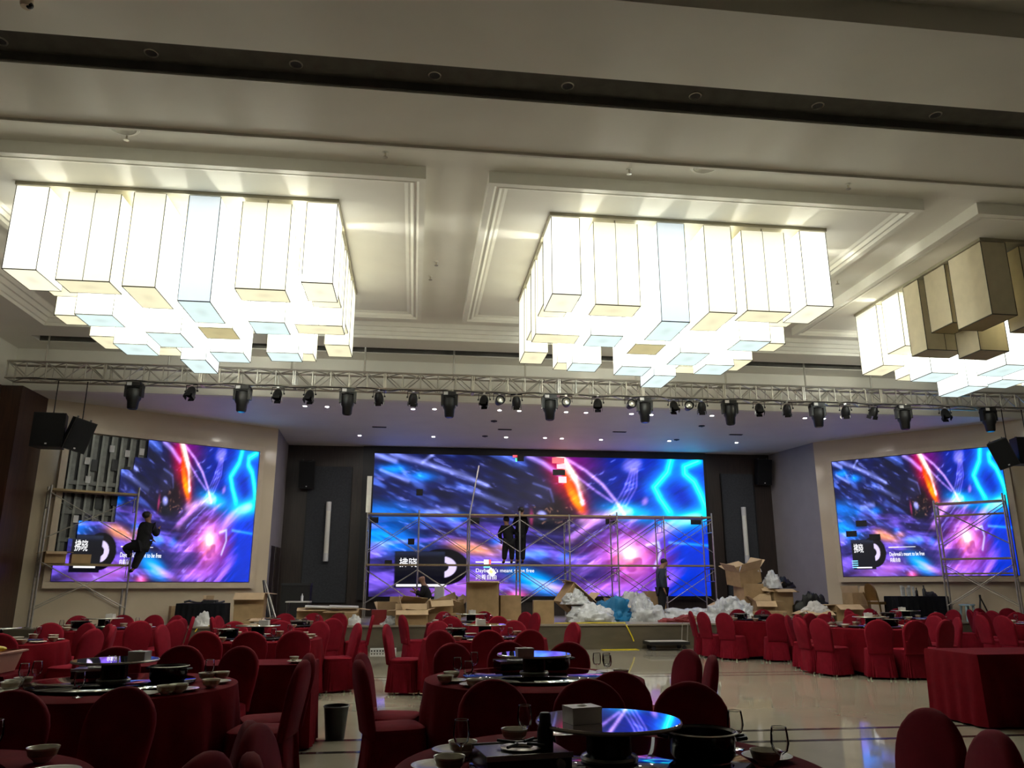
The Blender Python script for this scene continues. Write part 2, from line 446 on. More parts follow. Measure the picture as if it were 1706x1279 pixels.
# ---------------------------------------------------------------- chandeliers
LAY = [  # u0 u1 v0 v1 bottom kind double
    (0, .44, 0, .76, 5.72, 'w', 0), (.66, 1.36, .02, .5, 5.59, 'c', 1), (1.67, 2.11, 0, .92, 5.36, 'b', 0), (2.43, 2.87, 0, .87, 5.54, 'c', 0),
    (3.05, 3.76, .02, .5, 5.60, 'c', 1), (4.02, 4.46, 0, .8, 5.72, 'w', 0),
    (.02, .46, .93, 1.5, 5.90, 'c', 0), (0, .76, 1.64, 2.09, 5.63, 'c', 1), (.02, .46, 2.27, 2.82, 5.90, 'c', 0), (0, .44, 2.98, 3.72, 5.72, 'c', 0),
    (.82, 1.36, 1.05, 1.64, 5.45, 'b', 0), (1.72, 2.25, 1.58, 2.15, 5.50, 'o', 0), (.83, 1.37, 2.62, 3.15, 5.43, 'b', 0), (.66, 1.36, 3.2, 3.68, 5.6, 'c', 1),
    (1.74, 2.29, 2.55, 3.15, 5.38, 'b', 0), (2.42, 2.84, 2.8, 3.68, 5.30, 'b', 0), (2.5, 3.02, 1.55, 2.3, 5.37, 'b', 0),
    (3.36, 3.9, 1.05, 1.6, 5.46, 'b', 0), (3.30, 3.84, 2.45, 3.1, 5.44, 'b', 0), (3.05, 3.76, 3.2, 3.68, 5.62, 'c', 1),
    (3.72, 4.46, 1.64, 2.09, 5.63, 'c', 1), (4.0, 4.44, .93, 1.5, 5.90, 'c', 0), (4.0, 4.44, 2.27, 2.82, 5.90, 'c', 0), (4.02, 4.46, 2.98, 3.72, 5.72, 'c', 0)]
ZT = 7.0
FILL_SPOTS = [(.58, .88), (1.5, 1.0), (2.28, 1.2), (3.1, 1.0), (3.95, .88), (.62, 1.35), (1.52, 1.9), (3.2, 1.85), (3.62, 2.25), (1.5, 2.9), (2.33, 2.4), (.6, 2.5), (3.95, 2.9), (2.95, 3.0)]  # fill balls added in the gaps between boxes to brighten the hall
def chandelier(x0, label, mirror, off):
    WD, D = 4.46, 3.72
    t = thing('chandelier', label, 'chandelier', (x0, 10.62, ZT), 0, 'box chandeliers')
    MB().box(-.02, WD + .02, -.02, D + .02, 0, .05).build('ceiling_plate', 'plate', t)
    for n, (u0, u1, v0, v1, zb, k, dbl) in enumerate(LAY):
        if mirror: u0, u1 = WD - u1, WD - u0
        z1 = -.012; z0 = zb - ZT
        if v0 == .02 and dbl and v0 < .3: z1 = -.05
        dark = off(u0, v0) or k == 'o'
        sm, bm_ = {'w': ('shade_white', 'bottom_white'), 'c': ('shade_cream', 'bottom_cream'), 'b': ('shade_blue', 'bottom_blue'), 'o': ('shade_cream', 'bottom_unlit_glow')}[k]
        if dark and k != 'o': sm, bm_ = 'shade_off', 'bottom_off'
        s = MB()
        s.rings([[(u0, v0, z), (u1, v0, z), (u1, v1, z), (u0, v1, z)] for z in (z0 + .012, z1)], True, False, True)
        b = s.build('box_shade', sm, t)
        MB().box(u0 + .006, u1 - .006, v0 + .006, v1 - .006, z0, z0 + .012).build('bottom_panel', bm_, b)
        ln = 'shade_line'; e = .0048
        f = MB()
        for (a, c_) in ((u0, v0), (u1, v0), (u1, v1), (u0, v1)): f.box(a - e, a + e, c_ - e, c_ + e, z0, z1)
        for (a, c_, a2, c2) in ((u0, v0, u1, v0), (u1, v0, u1, v1), (u0, v1, u1, v1), (u0, v0, u0, v1)):
            f.box(min(a, a2) - e, max(a, a2) + e, min(c_, c2) - e, max(c_, c2) + e, z0 - e, z0 + 2 * e)
        if dbl: f.box((u0 + u1) / 2 - e * .7, (u0 + u1) / 2 + e * .7, v0 - e, v0, z0, z1)
        f.build('wire_frame', ln, b)
        for q in ((u0 + u1) / 2,):
            MB().cyl(.012, z1 - .03, .0, 8, m=Matrix.Translation((q, v0 + .03, 0))).build('bracket', 'steel', b)
    for (bu, bv) in FILL_SPOTS:
        if mirror: bu = WD - bu
        if off(bu - .2, bv - .2): continue
        MB().ball((bu, bv, -.85), .05, 12, 8).build('glow_source', 'glow_source', t, True)  # added fill light, hung outside the box shades
        MB().cyl(.012, -.81, .0, 8, m=Matrix.Translation((bu, bv, 0))).build('fill_stem', 'steel', t)  # made-up stem carrying the added fill ball
    return t
chandelier(-5.75, 'large box-shade chandelier over the left tables, fully lit', True, lambda u, v: False)
chandelier(1.93, 'large box-shade chandelier over the middle of the hall, brightest lit', False, lambda u, v: False)
chandelier(9.1, 'box-shade chandelier at the right edge with dark unlit front boxes', True, lambda u, v: v < .6 or (v < 1.6 and u < 1.4) or (1.6 <= v < 2.2 and u < .9) or (v < 2.2 and u > 2.6))

# ---------------------------------------------------------------- truss
TZ0 = 5.885
tr = thing('lighting_truss', 'long aluminium lighting truss hung across the hall before the stage', 'truss', (-8.95, 17.55, TZ0))
SEC = 2.04
hw, hh = .18, .375
def bar_mesh(a, b, r, n=5): return MB().bar(a, b, r, n)
first = None
for k in range(13):
    s = MB()
    for y in (-hw, hw):
        for z in (0, hh): s.bar((0, y, z), (SEC, y, z), .027, 8)
    if k == 0:
        o = s.build('truss_section', 'aluminium', tr, True)
        for x in (.02, SEC - .02):
            ends = MB()
            ends.box(x - .012, x + .012, -hw - .02, hw + .02, -.02, .03).box(x - .012, x + .012, -hw - .02, hw + .02, hh - .03, hh + .02)
            ends.box(x - .012, x + .012, -hw - .02, -hw + .02, .03, hh - .03).box(x - .012, x + .012, hw - .02, hw + .02, .03, hh - .03)
            ends.build('end_plate', 'aluminium', o)
        for j in range(1, 5):
            x = SEC * j / 5
            for y in (-hw, hw): MB().bar((x, y, 0), (x, y, hh), .016, 6).build('upright_bar', 'aluminium', o)
        for j in range(5):
            a, b = SEC * j / 5, SEC * (j + 1) / 5
            z0, z1 = (0, hh) if j % 2 else (hh, 0)
            MB().bar((a, -hw, z0), (b, -hw, z1), .013, 6).build('diagonal_bar', 'aluminium', o)
            MB().bar((a, hw, z0), (b, hw, z1), .013, 6).build('diagonal_bar', 'aluminium', o)
            y0, y1 = (-hw, hw) if j % 2 else (hw, -hw)
            MB().bar((a, y0, 0), (b, y1, 0), .013, 6).build('diagonal_bar', 'aluminium', o)
            MB().bar((a, y0, hh), (b, y1, hh), .013, 6).build('diagonal_bar', 'aluminium', o)
        first = o; subs = kids(o)
    else:
        o = first.copy(); COL.objects.link(o); o.parent = tr; o.location = (SEC * k, 0, 0)
        for g in subs:
            d = g.copy(); COL.objects.link(d); d.parent = o
for x in (-7.75, -5.3, -2.75, -1.2, .75, 2.35, 4.9, 7.05, 9.0, 10.65, 13.2, 15.8):
    MB().bar((x * 1.065 + 8.95, 0, hh), (x * 1.065 + 8.95, 0, 6.97 - TZ0), .022, 8).build('hanger_rod', 'aluminium', tr, True)
cab = MB()
pts = []
for k in range(131):
    x = -8.7 + 26.0 * k / 130
    pts.append((x, 17.34 - .02 * math.sin(k * 1.7), 5.865 + .03 * math.sin(k * .9) * math.sin(k * .37)))
tag(MB().tube(pts, .011, 5).build('power_cable', 'black', None, True), 'black power cable run along the underside of the lighting truss', 'cable')

def mk_head():
    r = bare('moving_head_light', 'stage light')
    MB().box(-.15, .15, -.11, .11, -.11, -.02).build('base', 'lamp_black', r)
    MB().box(-.13, -.03, -.115, -.11, -.10, -.03).build('display_panel', 'white_plastic', r)
    y = MB().box(-.19, -.13, -.07, .07, -.34, -.08).box(.13, .19, -.07, .07, -.34, -.08).box(-.19, .19, -.08, .08, -.14, -.08)
    y.build('yoke', 'lamp_black', r)
    MB().lathe([(.0, -.13), (.10, -.13), (.15, -.17), (.158, -.24), (.155, -.38), (.122, -.44), (.108, -.59), (.09, -.615), (.0, -.615)], 20).build('lamp_head', 'lamp_black', r, True)
    MB().lathe([(.0, -.618), (.07, -.617), (.07, -.612)], 16).build('lens', 'black_gloss', r, True)
    for s in (-.07, .07): MB().box(s - .02, s + .02, -.03, .03, -.03, .03).build('clamp', 'aluminium', r)
    return r
head = Proto(mk_head)
def truss_x(px): return PY(px, 650, 17.5).x
for k, px in enumerate((227.5, 407, 581, 749, 914, 1070, 1210, 1354, 1495, 1634)):
    head((truss_x(px), 17.38, TZ0 - .02), random.uniform(-.15, .15), 'black moving head stage light hanging from the truss', 'moving head lights on the truss')
def mk_par():
    r = bare('par_can_light', 'stage light')
    MB().tube([(-.13, 0, -.16), (-.13, 0, -.02), (.13, 0, -.02), (.13, 0, -.16)], .010, 6).build('yoke', 'lamp_black', r)
    MB().box(-.025, .025, -.02, .02, -.03, .03).build('clamp', 'aluminium', r)
    rm = Matrix.Translation((0, 0, -.16)) @ Matrix.Rotation(math.radians(25), 4, 'X')
    b = MB().lathe([(.0, .09), (.06, .09), (.085, .05), (.105, -.02), (.105, -.12), (.10, -.12), (.095, -.05), (.0, -.03)], 18, m=rm).build('can', 'lamp_black', r, True)
    for k in range(4):
        q = Matrix.Rotation(math.pi / 2 * k, 4, 'Z')
        MB().box(-.07, .07, .10, .106, -.2, -.12, rm @ q).build('barn_door', 'lamp_black', b)
    for s in (-1, 1): MB().cyl(.02, .0, .03, 10, m=Matrix.Translation((s * .125, 0, -.16)) @ Matrix.Rotation(math.pi / 2 * s, 4, 'Y')).build('knob', 'lamp_black', r)
    return r
par = Proto(mk_par)
for k, px in enumerate((322, 465, 518, 632, 689, 806, 859, 993, 1118, 1164, 1258, 1304, 1400, 1446, 1563)):
    par((truss_x(px), 17.37, TZ0 - .03), random.choice((2.9, 3.14, 3.4, 0.2, -.25)), 'small black par can light clamped under the truss', 'par cans on the truss')
def mk_ring():
    r = bare('fresnel_light', 'stage light')
    MB().tube([(-.14, 0, -.17), (-.14, 0, -.02), (.14, 0, -.02), (.14, 0, -.17)], .010, 6).build('yoke', 'lamp_black', r)
    MB().box(-.025, .025, -.02, .02, -.03, .03).build('clamp', 'aluminium', r)
    rm = Matrix.Translation((0, -.02, -.18)) @ Matrix.Rotation(math.radians(82), 4, 'X')
    MB().lathe([(.0, -.14), (.08, -.12), (.10, -.02), (.112, .04), (.112, .08), (.088, .08), (.08, .06)], 22, m=rm).build('housing', 'lamp_black', r, True)
    MB().lathe([(.085, .055), (.06, .068), (.0, .072)], 20, m=rm).build('lens', 'lens', r, True)
    MB().lathe([(.03, .070), (.02, .078), (.0, .08)], 12, m=rm).build('glow_source', 'lens_glow', r, True)
    return r
ringl = Proto(mk_ring)
for px in (831, 941, 1047, 1142):
    ringl((truss_x(px), 17.37, TZ0 - .03), random.uniform(-.2, .2), 'round stage light with pale lens facing the tables', 'lens lights on the truss')

# ---------------------------------------------------------------- loudspeakers
def speaker(loc, rot, w, h, d, label, cable_to=None):
    t = thing('loudspeaker', label, 'speaker', loc)
    t.rotation_euler = rot
    pts = [(-w / 2, -d / 2), (w / 2, -d / 2), (w * .38, d / 2), (-w * .38, d / 2)]
    MB().prism(pts, -h / 2, h / 2).build('cabinet', 'black', t)
    MB().box(-w / 2 + .02, w / 2 - .02, -d / 2 - .012, -d / 2, -h / 2 + .02, h / 2 - .02).build('grille', 'grille', t)
    MB().box(-.02, .02, -d / 2 - .016, -d / 2 - .012, -h / 2 + .05, -h / 2 + .08).build('badge', 'white_plastic', t)
    for s in (-1, 1): MB().box(s * w * .3 - .015, s * w * .3 + .015, -.02, .02, h / 2, h / 2 + .04).build('hang_bracket', 'steel_dark', t)
    return t
for (px, py, w, h, rot, lab) in ((85, 718, .60, .70, (.0, 0, .1), 'black loudspeaker hung by the left wall, squarely facing'), (128.5, 724, .44, .66, (0.25, .2, .75), 'black loudspeaker tilted beside the left hanging speaker'),
                                  (1671, 755, .44, .66, (.25, -.3, -.75), 'black loudspeaker tilted in front of the right screen corner'), (1708, 752, .58, .64, (0, 0, -.1), 'black loudspeaker cut by the right photo edge')):
    p = PY(px, py, 17.5)
    speaker(p, rot, w * 1.06, h * 1.06, .4, lab)
for px, y1, lab in ((97, 690, 'left'), (146, 703, 'left inner'), (1661, 733, 'right inner'), (1694, 730, 'right outer')):
    a = PY(px, 640, 17.5); b = PY(px, y1, 17.5)
    tag(MB().bar((a.x, a.y, 5.87), (a.x, b.y, b.z + .03), .012, 6).build('hanging_cable', 'black'), 'black cable holding the %s hanging loudspeaker' % lab, 'cable')
for px, py, lab in ((512.5, 790, 'dark loudspeaker high on the stage back wall, left of the screen'), (1270, 786, 'dark loudspeaker high on the stage back wall, right of the screen')):
    p = PY(px, py, 24.75); speaker(p, (.2, 0, 0), .5, .85, .4, lab)

# ---------------------------------------------------------------- LED screens
RNG = np.random.RandomState(5)
def vnoise(x, y, seed, n=64):
    r = np.random.RandomState(seed).rand(n, n)
    xi = np.floor(x).astype(int); yi = np.floor(y).astype(int)
    fx = x - xi; fy = y - yi
    fx = fx * fx * (3 - 2 * fx); fy = fy * fy * (3 - 2 * fy)
    g = lambda a, b: r[a % n, b % n]
    return (g(xi, yi) * (1 - fx) + g(xi + 1, yi) * fx) * (1 - fy) + (g(xi, yi + 1) * (1 - fx) + g(xi + 1, yi + 1) * fx) * fy
def fbm(x, y, seed):
    return .5 * vnoise(x, y, seed) + .3 * vnoise(2.1 * x, 2.1 * y, seed + 1) + .2 * vnoise(4.3 * x, 4.3 * y, seed + 2)
def sstep(a, b, x):
    t = np.clip((x - a) / (b - a), 0, 1); return t * t * (3 - 2 * t)
AR = 2.47
def picture(u, v):
    """abstract glowing picture shown on all three LED walls; u to the right, v up, 0..1"""
    t = 1 - v
    X = u * AR; Y = t
    c = np.zeros(u.shape + (3,))
    def over(rgb, a): 
        nonlocal c
        a = np.clip(a, 0, 1)[..., None]; c = c * (1 - a) + np.array(rgb) * a
    def plus(rgb, a):
        nonlocal c
        c = c + np.array(rgb) * np.clip(a, 0, 4)[..., None]
    def blob(x, y, rx, ry, ang=0, p=1.0):
        dx = X - x * AR; dy = Y - y; ca, sa = math.cos(ang), math.sin(ang)
        a = (dx * ca + dy * sa) / rx; b = (-dx * sa + dy * ca) / ry
        return np.exp(-(a * a + b * b) ** p)
    def stroke(pts, w, p=1.0):
        d = np.full(u.shape, 9.0)
        for (x0, y0), (x1, y1) in zip(pts[:-1], pts[1:]):
            x0, x1 = x0 * AR, x1 * AR
            L = (x1 - x0) ** 2 + (y1 - y0) ** 2
            k = np.clip(((X - x0) * (x1 - x0) + (Y - y0) * (y1 - y0)) / max(L, 1e-9), 0, 1)
            d = np.minimum(d, np.hypot(X - x0 - k * (x1 - x0), Y - y0 - k * (y1 - y0)))
        return np.exp(-(d / w) ** 2 * p)
    # ground: navy to violet to electric blue
    c[...] = (.012, .018, .13)
    over((.055, .045, .26), sstep(.25, .8, t) * (1 - sstep(.7, .95, u)))
    over((.0, .055, .62), sstep(.70, .95, u))
    over((.0, .03, .42), sstep(.60, .78, u) * (1 - sstep(.35, .5, t)) * .8)
    # streaks
    a1 = .38
    s = X * math.cos(a1) + Y * math.sin(a1); w = -X * math.sin(a1) + Y * math.cos(a1)
    n1 = fbm(s * 3.2 + 3, w * 15, 11)
    left = (1 - sstep(.42, .60, u)) * (1 - sstep(.52, .62, t))
    over((.008, .010, .06), sstep(.52, .30, n1) * left * .9)
    plus((.10, .16, .55), sstep(.52, .78, n1) * left * .85)
    n2 = fbm(X * 2.6, Y * 17 + .5 * np.sin(X * 3), 23)
    lowl = sstep(.42, .55, t) * (1 - sstep(.72, .80, u))
    plus((.17, .10, .50), sstep(.45, .8, n2) * lowl * .95)
    over((.02, .012, .07), sstep(.48, .28, n2) * lowl * .8)
    a2 = -.55
    s = X * math.cos(a2) + Y * math.sin(a2); w = -X * math.sin(a2) + Y * math.cos(a2)
    n3 = fbm(s * 2.0, w * 16, 37)
    reg = sstep(.5, .62, u) * sstep(.36, .5, t) * (1 - sstep(.84, .97, u))
    plus((.34, .14, .55), sstep(.45, .78, n3) * reg * .9)
    over((.03, .012, .10), sstep(.46, .26, n3) * reg * .65)
    # upper-left bright strokes
    for p_, w_, k in (([(.0, .01), (.06, .05)], .018, .8), ([(.05, .0), (.14, .06), (.26, .15), (.33, .22)], .018, .7), ([(.02, .12), (.1, .2)], .012, .6), ([(.14, .06), (.17, .0)], .012, .6), ([(.16, .42), (.24, .40)], .022, .55), ([(.28, .26), (.4, .36)], .02, .3)):
        plus((.32, .36, .85), stroke(p_, w_) * k)
    for x, y, r, k in ((.055, .11, .05, 1.0), (.14, .16, .05, .8), (.03, .42, .10, .7), (.12, .46, .07, .5), (.02, .58, .10, .9), (.07, .64, .12, .5), (.25, .45, .05, .5)):
        plus((.0, .26, .95), blob(x, y, r * 1.6, r * .6) * k)
    over((.006, .008, .035), blob(.36, .06, .22, .045, .35) * .9)
    over((.01, .008, .04), blob(.44, .20, .30, .12, .2) * .55)
    over((.02, .015, .07), blob(.40, .40, .22, .05) * .6)
    # warm streaks low left
    for x, y, rx, ry, k in ((.285, .665, .10, .035, .9), (.33, .70, .13, .03, .55), (.25, .64, .08, .03, .6), (.38, .66, .06, .02, .6)):
        plus((.85, .36, .16), blob(x, y, rx, ry, .1) * k)
    for x, y, rx, k in ((.44, .71, .10, .9), (.49, .71, .06, .8), (.56, .73, .05, .7), (.36, .63, .05, .5)):
        plus((.0, .22, .9), blob(x, y, rx, .03) * k)
    # dark creature mass and red blade
    dm = blob(.535, .40, .21, .17, .3, 1.6); over((.018, .006, .014), dm * .95)
    over((.03, .03, .10), blob(.49, .27, .09, .10, 0, 2) * .9)
    plus((.10, .12, .30), stroke([(.47, .2), (.52, .24), (.53, .33)], .008) * .8)
    over((.008, .012, .03), blob(.50, .50, .12, .05, 0, 2) * .9)
    plus((.30, .32, .7), blob(.495, .43, .035, .03, .5, 2) * 1.2); plus((.6, .08, .2), blob(.463, .45, .012, .045) * .9)
    rd = blob(.565, .16, .24, .10, 1.05, 1.4); over((.42, .012, .03), rd * .95)
    plus((.25, .0, .16), blob(.59, .05, .16, .10) * .8)
    bl = blob(.59, .24, .20, .045, 1.13, 1.5); over((.95, .12, .03), bl)
    plus((.8, .30, .02), blob(.593, .30, .10, .03, 1.1, 1.3) * .9)
    over((1.0, .82, .72), blob(.572, .07, .17, .028, .95, 1.5)); plus((1.0, .7, .75), stroke([(.56, .0), (.59, .12), (.605, .22), (.618, .34)], .014) * .8)
    over((.004, .003, .006), blob(.545, .33, .05, .05) * .6)
    for i in range(22):
        plus((.5, .28, .2), blob(.47 + .12 * RNG.rand(), .36 + .15 * RNG.rand(), .004 + .012 * RNG.rand(), .004, RNG.rand() * 3) * .6)
    # violet-white arcs
    plus((.45, .35, .95), stroke([(.455, .0), (.50, .05), (.55, .13)], .018) * .75)
    plus((.62, .40, .95), stroke([(.575, .02), (.63, .10), (.68, .20), (.72, .32), (.745, .42)], .012) * .8)
    plus((.55, .35, .95), stroke([(.60, .14), (.66, .25), (.71, .33)], .010) * .5)
    plus((.75, .45, .85), stroke([(.62, .47), (.70, .42), (.76, .40)], .035) * .55)
    plus((.65, .35, .7), stroke([(.58, .60), (.66, .46)], .03) * .4)
    for k in range(4):
        plus((.38, .28, .85), stroke([(.79 - .006 * k, .08), (.785 - .012 * k, .22), (.75 - .012 * k, .36)], .008) * .35)
    plus((.40, .35, .95), blob(.775, .05, .07, .05, -.4, 1.5) * .6); plus((.55, .3, .75), blob(.81, .32, .02, .03, .5) * .7)
    # fine smears over everything behind the lightning
    s = X * math.cos(a1) + Y * math.sin(a1); w = -X * math.sin(a1) + Y * math.cos(a1)
    f1 = fbm(s * 9, w * 40, 51); s2 = X * math.cos(a2) + Y * math.sin(a2); w2 = -X * math.sin(a2) + Y * math.cos(a2)
    f2 = fbm(s2 * 8, w2 * 38, 61); k_ = sstep(.45, .62, u)
    f = f1 * (1 - k_) + f2 * k_
    c = c * (.45 + 1.15 * f)[..., None]
    plus((.22, .24, .60), sstep(.66, .82, f) * (1 - sstep(.72, .86, u)) * .55)
    # lightning and glow
    g1 = [(.898, .0), (.885, .10), (.842, .215), (.858, .30), (.885, .40)]
    g2 = [(.985, .01), (.94, .055), (.94, .11), (.968, .17), (.985, .26), (1.0, .36)]
    for g in (g1, g2):
        plus((.0, .35, 1.0), stroke(g, .075) * .55); plus((.05, .75, 1.0), stroke(g, .024) * 1.1); plus((.5, .9, 1.0), stroke(g, .010) * .6)
    plus((.0, .55, 1.0), blob(.76, .40, .16, .05, .1) * 1.0); plus((.3, .8, .9), blob(.735, .385, .05, .035) * .8)
    plus((.0, .5, 1.0), blob(.97, .43, .26, .06, -.15) * 1.1); plus((.5, .85, .9), blob(.95, .44, .10, .03, -.2) * .8)
    plus((.3, .25, .75), stroke([(.80, .62), (.88, .52), (.97, .44)], .05) * .5)
    plus((.15, .35, 1.0), stroke([(.88, .62), (1.0, .64)], .01) * .7)
    # glowing sphere
    plus((.80, .10, .45), blob(.765, .735, .23, .17, 0, 1) * .55)
    plus((1.0, .36, .22), blob(.762, .72, .13, .11) * .75); plus((1.0, .78, .55), blob(.755, .70, .06, .055) * .9)
    cell = vnoise(X * 16, Y * 16, 77)
    over((.25, .02, .22), blob(.765, .76, .18, .15) * sstep(.5, .3, cell) * .7)
    plus((.45, .65, 1.0), stroke([(.81, .64), (.845, .62), (.85, .70), (.83, .80)], .010) * .7)
    # bottom patches
    over((.02, .03, .17), sstep(.78, .80, t) * (1 - sstep(.90, .92, t)) * sstep(.30, .34, u) * (1 - sstep(.68, .74, u)) * .62)
    plus((.0, .42, 1.0), blob(.475, .90, .17, .06, .35, 1.3) * .95); plus((.7, .22, .3), blob(.52, .93, .16, .02, .3) * .6)
    plus((.9, .18, .35), blob(.42, .99, .06, .03) * .9)
    plus((.30, .12, .42), blob(.22, .97, .3, .05) * .9); plus((.42, .15, .55), blob(.30, .92, .16, .05) * .7)
    over((.01, .05, .55), sstep(.86, .95, u) * sstep(.6, .75, t) * .75)
    plus((.35, .12, .5), blob(.70, .93, .22, .04) * .8)
    # record sleeve, disc and label
    disc = sstep(1.03, .99, np.hypot((u - .205) / .075, (t - .80) / .125)); over((.004, .004, .010), disc)
    ring = sstep(1.05, .97, np.hypot((u - .205) / .040, (t - .80) / .072)) * sstep(.92, 1.05, np.hypot((u - .205) / .018, (t - .80) / .034)); over((.72, .64, .90), ring)
    sl = sstep(.068, .071, u) * sstep(.213, .210, u) * sstep(.69, .695, t) * sstep(.945, .94, t); over((.006, .007, .018), sl)
    plus((.03, .04, .08), sstep(.068, .072, u) * sstep(.213, .210, u) * sstep(.69, .70, t) * sstep(.74, .70, t) * .8)
    c = np.clip(c, 0, 1.7)
    m_ = c.max(-1, keepdims=True)
    c = c * (m_ + .02) ** .35 * 1.05
    lum = (c @ np.array([.25, .6, .15]))[..., None]
    return np.clip(lum + (c - lum) * 1.28, 0, 1.7)

def led_material():
    m = bpy.data.materials.new('led_picture'); m.use_nodes = True; nt = m.node_tree
    b = nt.nodes['Principled BSDF']; b.inputs['Base Color'].default_value = (.01, .01, .012, 1); b.inputs['Roughness'].default_value = .6
    a = nt.nodes.new('ShaderNodeVertexColor'); a.layer_name = 'picture'
    nt.links.new(a.outputs[0], b.inputs['Emission Color']); b.inputs['Emission Strength'].default_value = SCREEN
    M['led'] = m
led_material()
def display(name, w, h, nx, ny, keep=None, parent=None):
    """a thin LED panel of width w and height h, its lower left corner at 0,0, seen from -Y"""
    gx, gz = np.meshgrid(np.linspace(0, 1, nx + 1), np.linspace(0, 1, ny + 1))
    col = picture(gx, gz)
    nv = gx.size
    vs = np.stack([gx.ravel() * w, np.zeros(nv), gz.ravel() * h], 1)
    i, j = np.meshgrid(np.arange(nx), np.arange(ny)); a = (j * (nx + 1) + i).ravel()
    q = np.stack([a, a + 1, a + nx + 2, a + nx + 1], 1)
    if keep is not None:
        q = q[[keep((p % (nx + 1) + .5) / nx, (p // (nx + 1) + .5) / ny) for p in q[:, 0]]]
    used = np.unique(q); rm = -np.ones(nv, int); rm[used] = np.arange(len(used)); q = rm[q]; vs = vs[used]; cols = col.reshape(-1, 3)[used]
    # give the panel a back and sides so that it is a solid slab
    edges = {}
    for f in q.tolist():
        for e in zip(f, f[1:] + f[:1]):
            k = (min(e), max(e)); edges[k] = None if k in edges else e
    rim = [e for e in edges.values() if e]
    n0 = len(vs); rv = sorted({x for e in rim for x in e}); bi = {x: n0 + k for k, x in enumerate(rv)}
    back = vs[rv] + np.array([0, .05, 0])
    faces = q.tolist() + [[e[1], e[0], bi[e[0]], bi[e[1]]] for e in rim]
    me = bpy.data.meshes.new(name); me.from_pydata(np.vstack([vs, back]).tolist(), [], faces); me.update()
    at = me.color_attributes.new('picture', 'FLOAT_COLOR', 'POINT')
    full = np.zeros((n0 + len(rv), 4), np.float32); full[:n0, :3] = cols; full[:, 3] = 1
    at.data.foreach_set('color', full.ravel())
    me.materials.append(M['led'])
    return link(name, me, parent)
def words_on(txt, m, parent, x, z, size, sx=1.0, y=-.012, name='lettering'):
    cu = bpy.data.curves.new('text', 'FONT'); cu.body = txt; cu.size = size; cu.extrude = .003
    ob = bpy.data.objects.new('text', cu); COL.objects.link(ob)
    bpy.context.view_layer.update()
    me = bpy.data.meshes.new_from_object(ob.evaluated_get(bpy.context.evaluated_depsgraph_get()))
    bpy.data.objects.remove(ob); bpy.data.curves.remove(cu)
    me.transform(Matrix.Rotation(math.pi / 2, 4, 'X') @ Matrix.Diagonal((sx, 1, 1, 1)))
    me.materials.clear(); me.materials.append(M[m])
    return link(name, me, parent, (x, y, z))
def led_screen(label, a, ang, z0, w, h, nx, ny, keep=None, lines=True, back=.13):
    t = thing('led_screen', label, 'screen', (a[0], a[1], z0), ang)
    d = display('display', w, h, nx, ny, keep, t)
    k = h / 4.43; sx = (w / 10.95) / k
    if lines:
        words_on('拂晓', 'letter_white', d, .082 * w, .845 * 0 + .205 * h, (.30 if sx > .9 else .36) * k, sx * .95 if sx < 1 else 1)
        words_on("Daybreak's meant to be free", 'letter_white', d, .300 * w, .165 * h, (.165 if sx > .9 else .20) * k, sx * .98)
        words_on('向着自由', 'letter_white', d, .300 * w, .118 * h, .17 * k, sx)
    return t, d, sx
# centre screen on the back wall
cw, chh = 10.95, 4.44
cx0, cz0 = -1.35, 1.18
lc, dc, _ = led_screen('wide LED video wall across the stage back wall', (cx0, 24.82), 0, cz0, cw, chh, 460, 190)
fr = MB().box(-.36, 0, .0, .17, -.1, chh + .22)
fr.build('bezel', 'black', lc); MB().box(cw, cw + .10, .0, .17, -.1, chh + .22).build('bezel', 'black', lc)
MB().box(0, cw, .0, .17, chh, chh + .22).build('bezel', 'black', lc); MB().box(0, cw, .02, .17, -.12, 0).build('bezel', 'black', lc)
MB().box(-.2, -.05, -.015, 0, 2.55, 3.7).build('edge_glint_strip', 'aluminium', lc)  # pale metal strip put in for the glint on the lit frame edge
def cs(px, py): p = PY(px, py, 24.82); return p.x - cx0, p.z - cz0
def module(px, py, wpx, hpx, m, parent=dc, rot=0, name='blank_module', f=None):
    x, z = (f or cs)(px, py); s = 24.0 / 1281
    w, h = wpx * s, hpx * s
    o = MB().box(-w / 2, w / 2, -.02, .0, -h / 2, h / 2).build(name, m, parent, loc=(x, -.004, z)); o.rotation_euler = (0, rot, 0)
    return o
for px, py, w, h in ((699, 820, 11, 11), (685, 902, 11, 10), (624, 866, 13, 10), (790, 867, 18, 11), (931, 787, 22, 10), (1018, 867, 20, 13), (647, 938, 12, 10), (1160, 869, 21, 10), (866, 764, 14, 9)): module(px, py, w, h, 'black')
glow('mod_red', (.7, .03, .06), .5); glow('mod_white', (.9, .85, 1), .5); glow('mod_teal', (.1, .8, .7), .5); glow('mod_pink', (.9, .4, .5), .5); glow('mod_orange', (1, .6, .2), .5); glow('mod_green', (.1, .9, .5), .5)
for px, py, w, h, m in ((930, 767, 22, 10, 'mod_red'), (935, 777, 16, 8, 'mod_pink'), (937, 799, 14, 11, 'mod_pink'), (810, 936, 8, 8, 'mod_white'), (816, 936, 4, 8, 'mod_red'), (811, 943, 11, 5, 'mod_teal'), (860, 766, 3, 6, 'mod_green'), (858, 760, 8, 4, 'mod_red')): module(px, py, w, h, m, name='faulty_module')
module(819, 953, 13, 10, 'mod_white', rot=.75, name='faulty_module'); module(818, 952, 6, 5, 'mod_orange', rot=.75, name='faulty_module').location.y = -.012
MB().box(0, 1.55, -.008, 0, -.035, .035).build('progress_bar', 'letter_white', dc, loc=(.062 * cw + .15, -.003, .075 * chh))
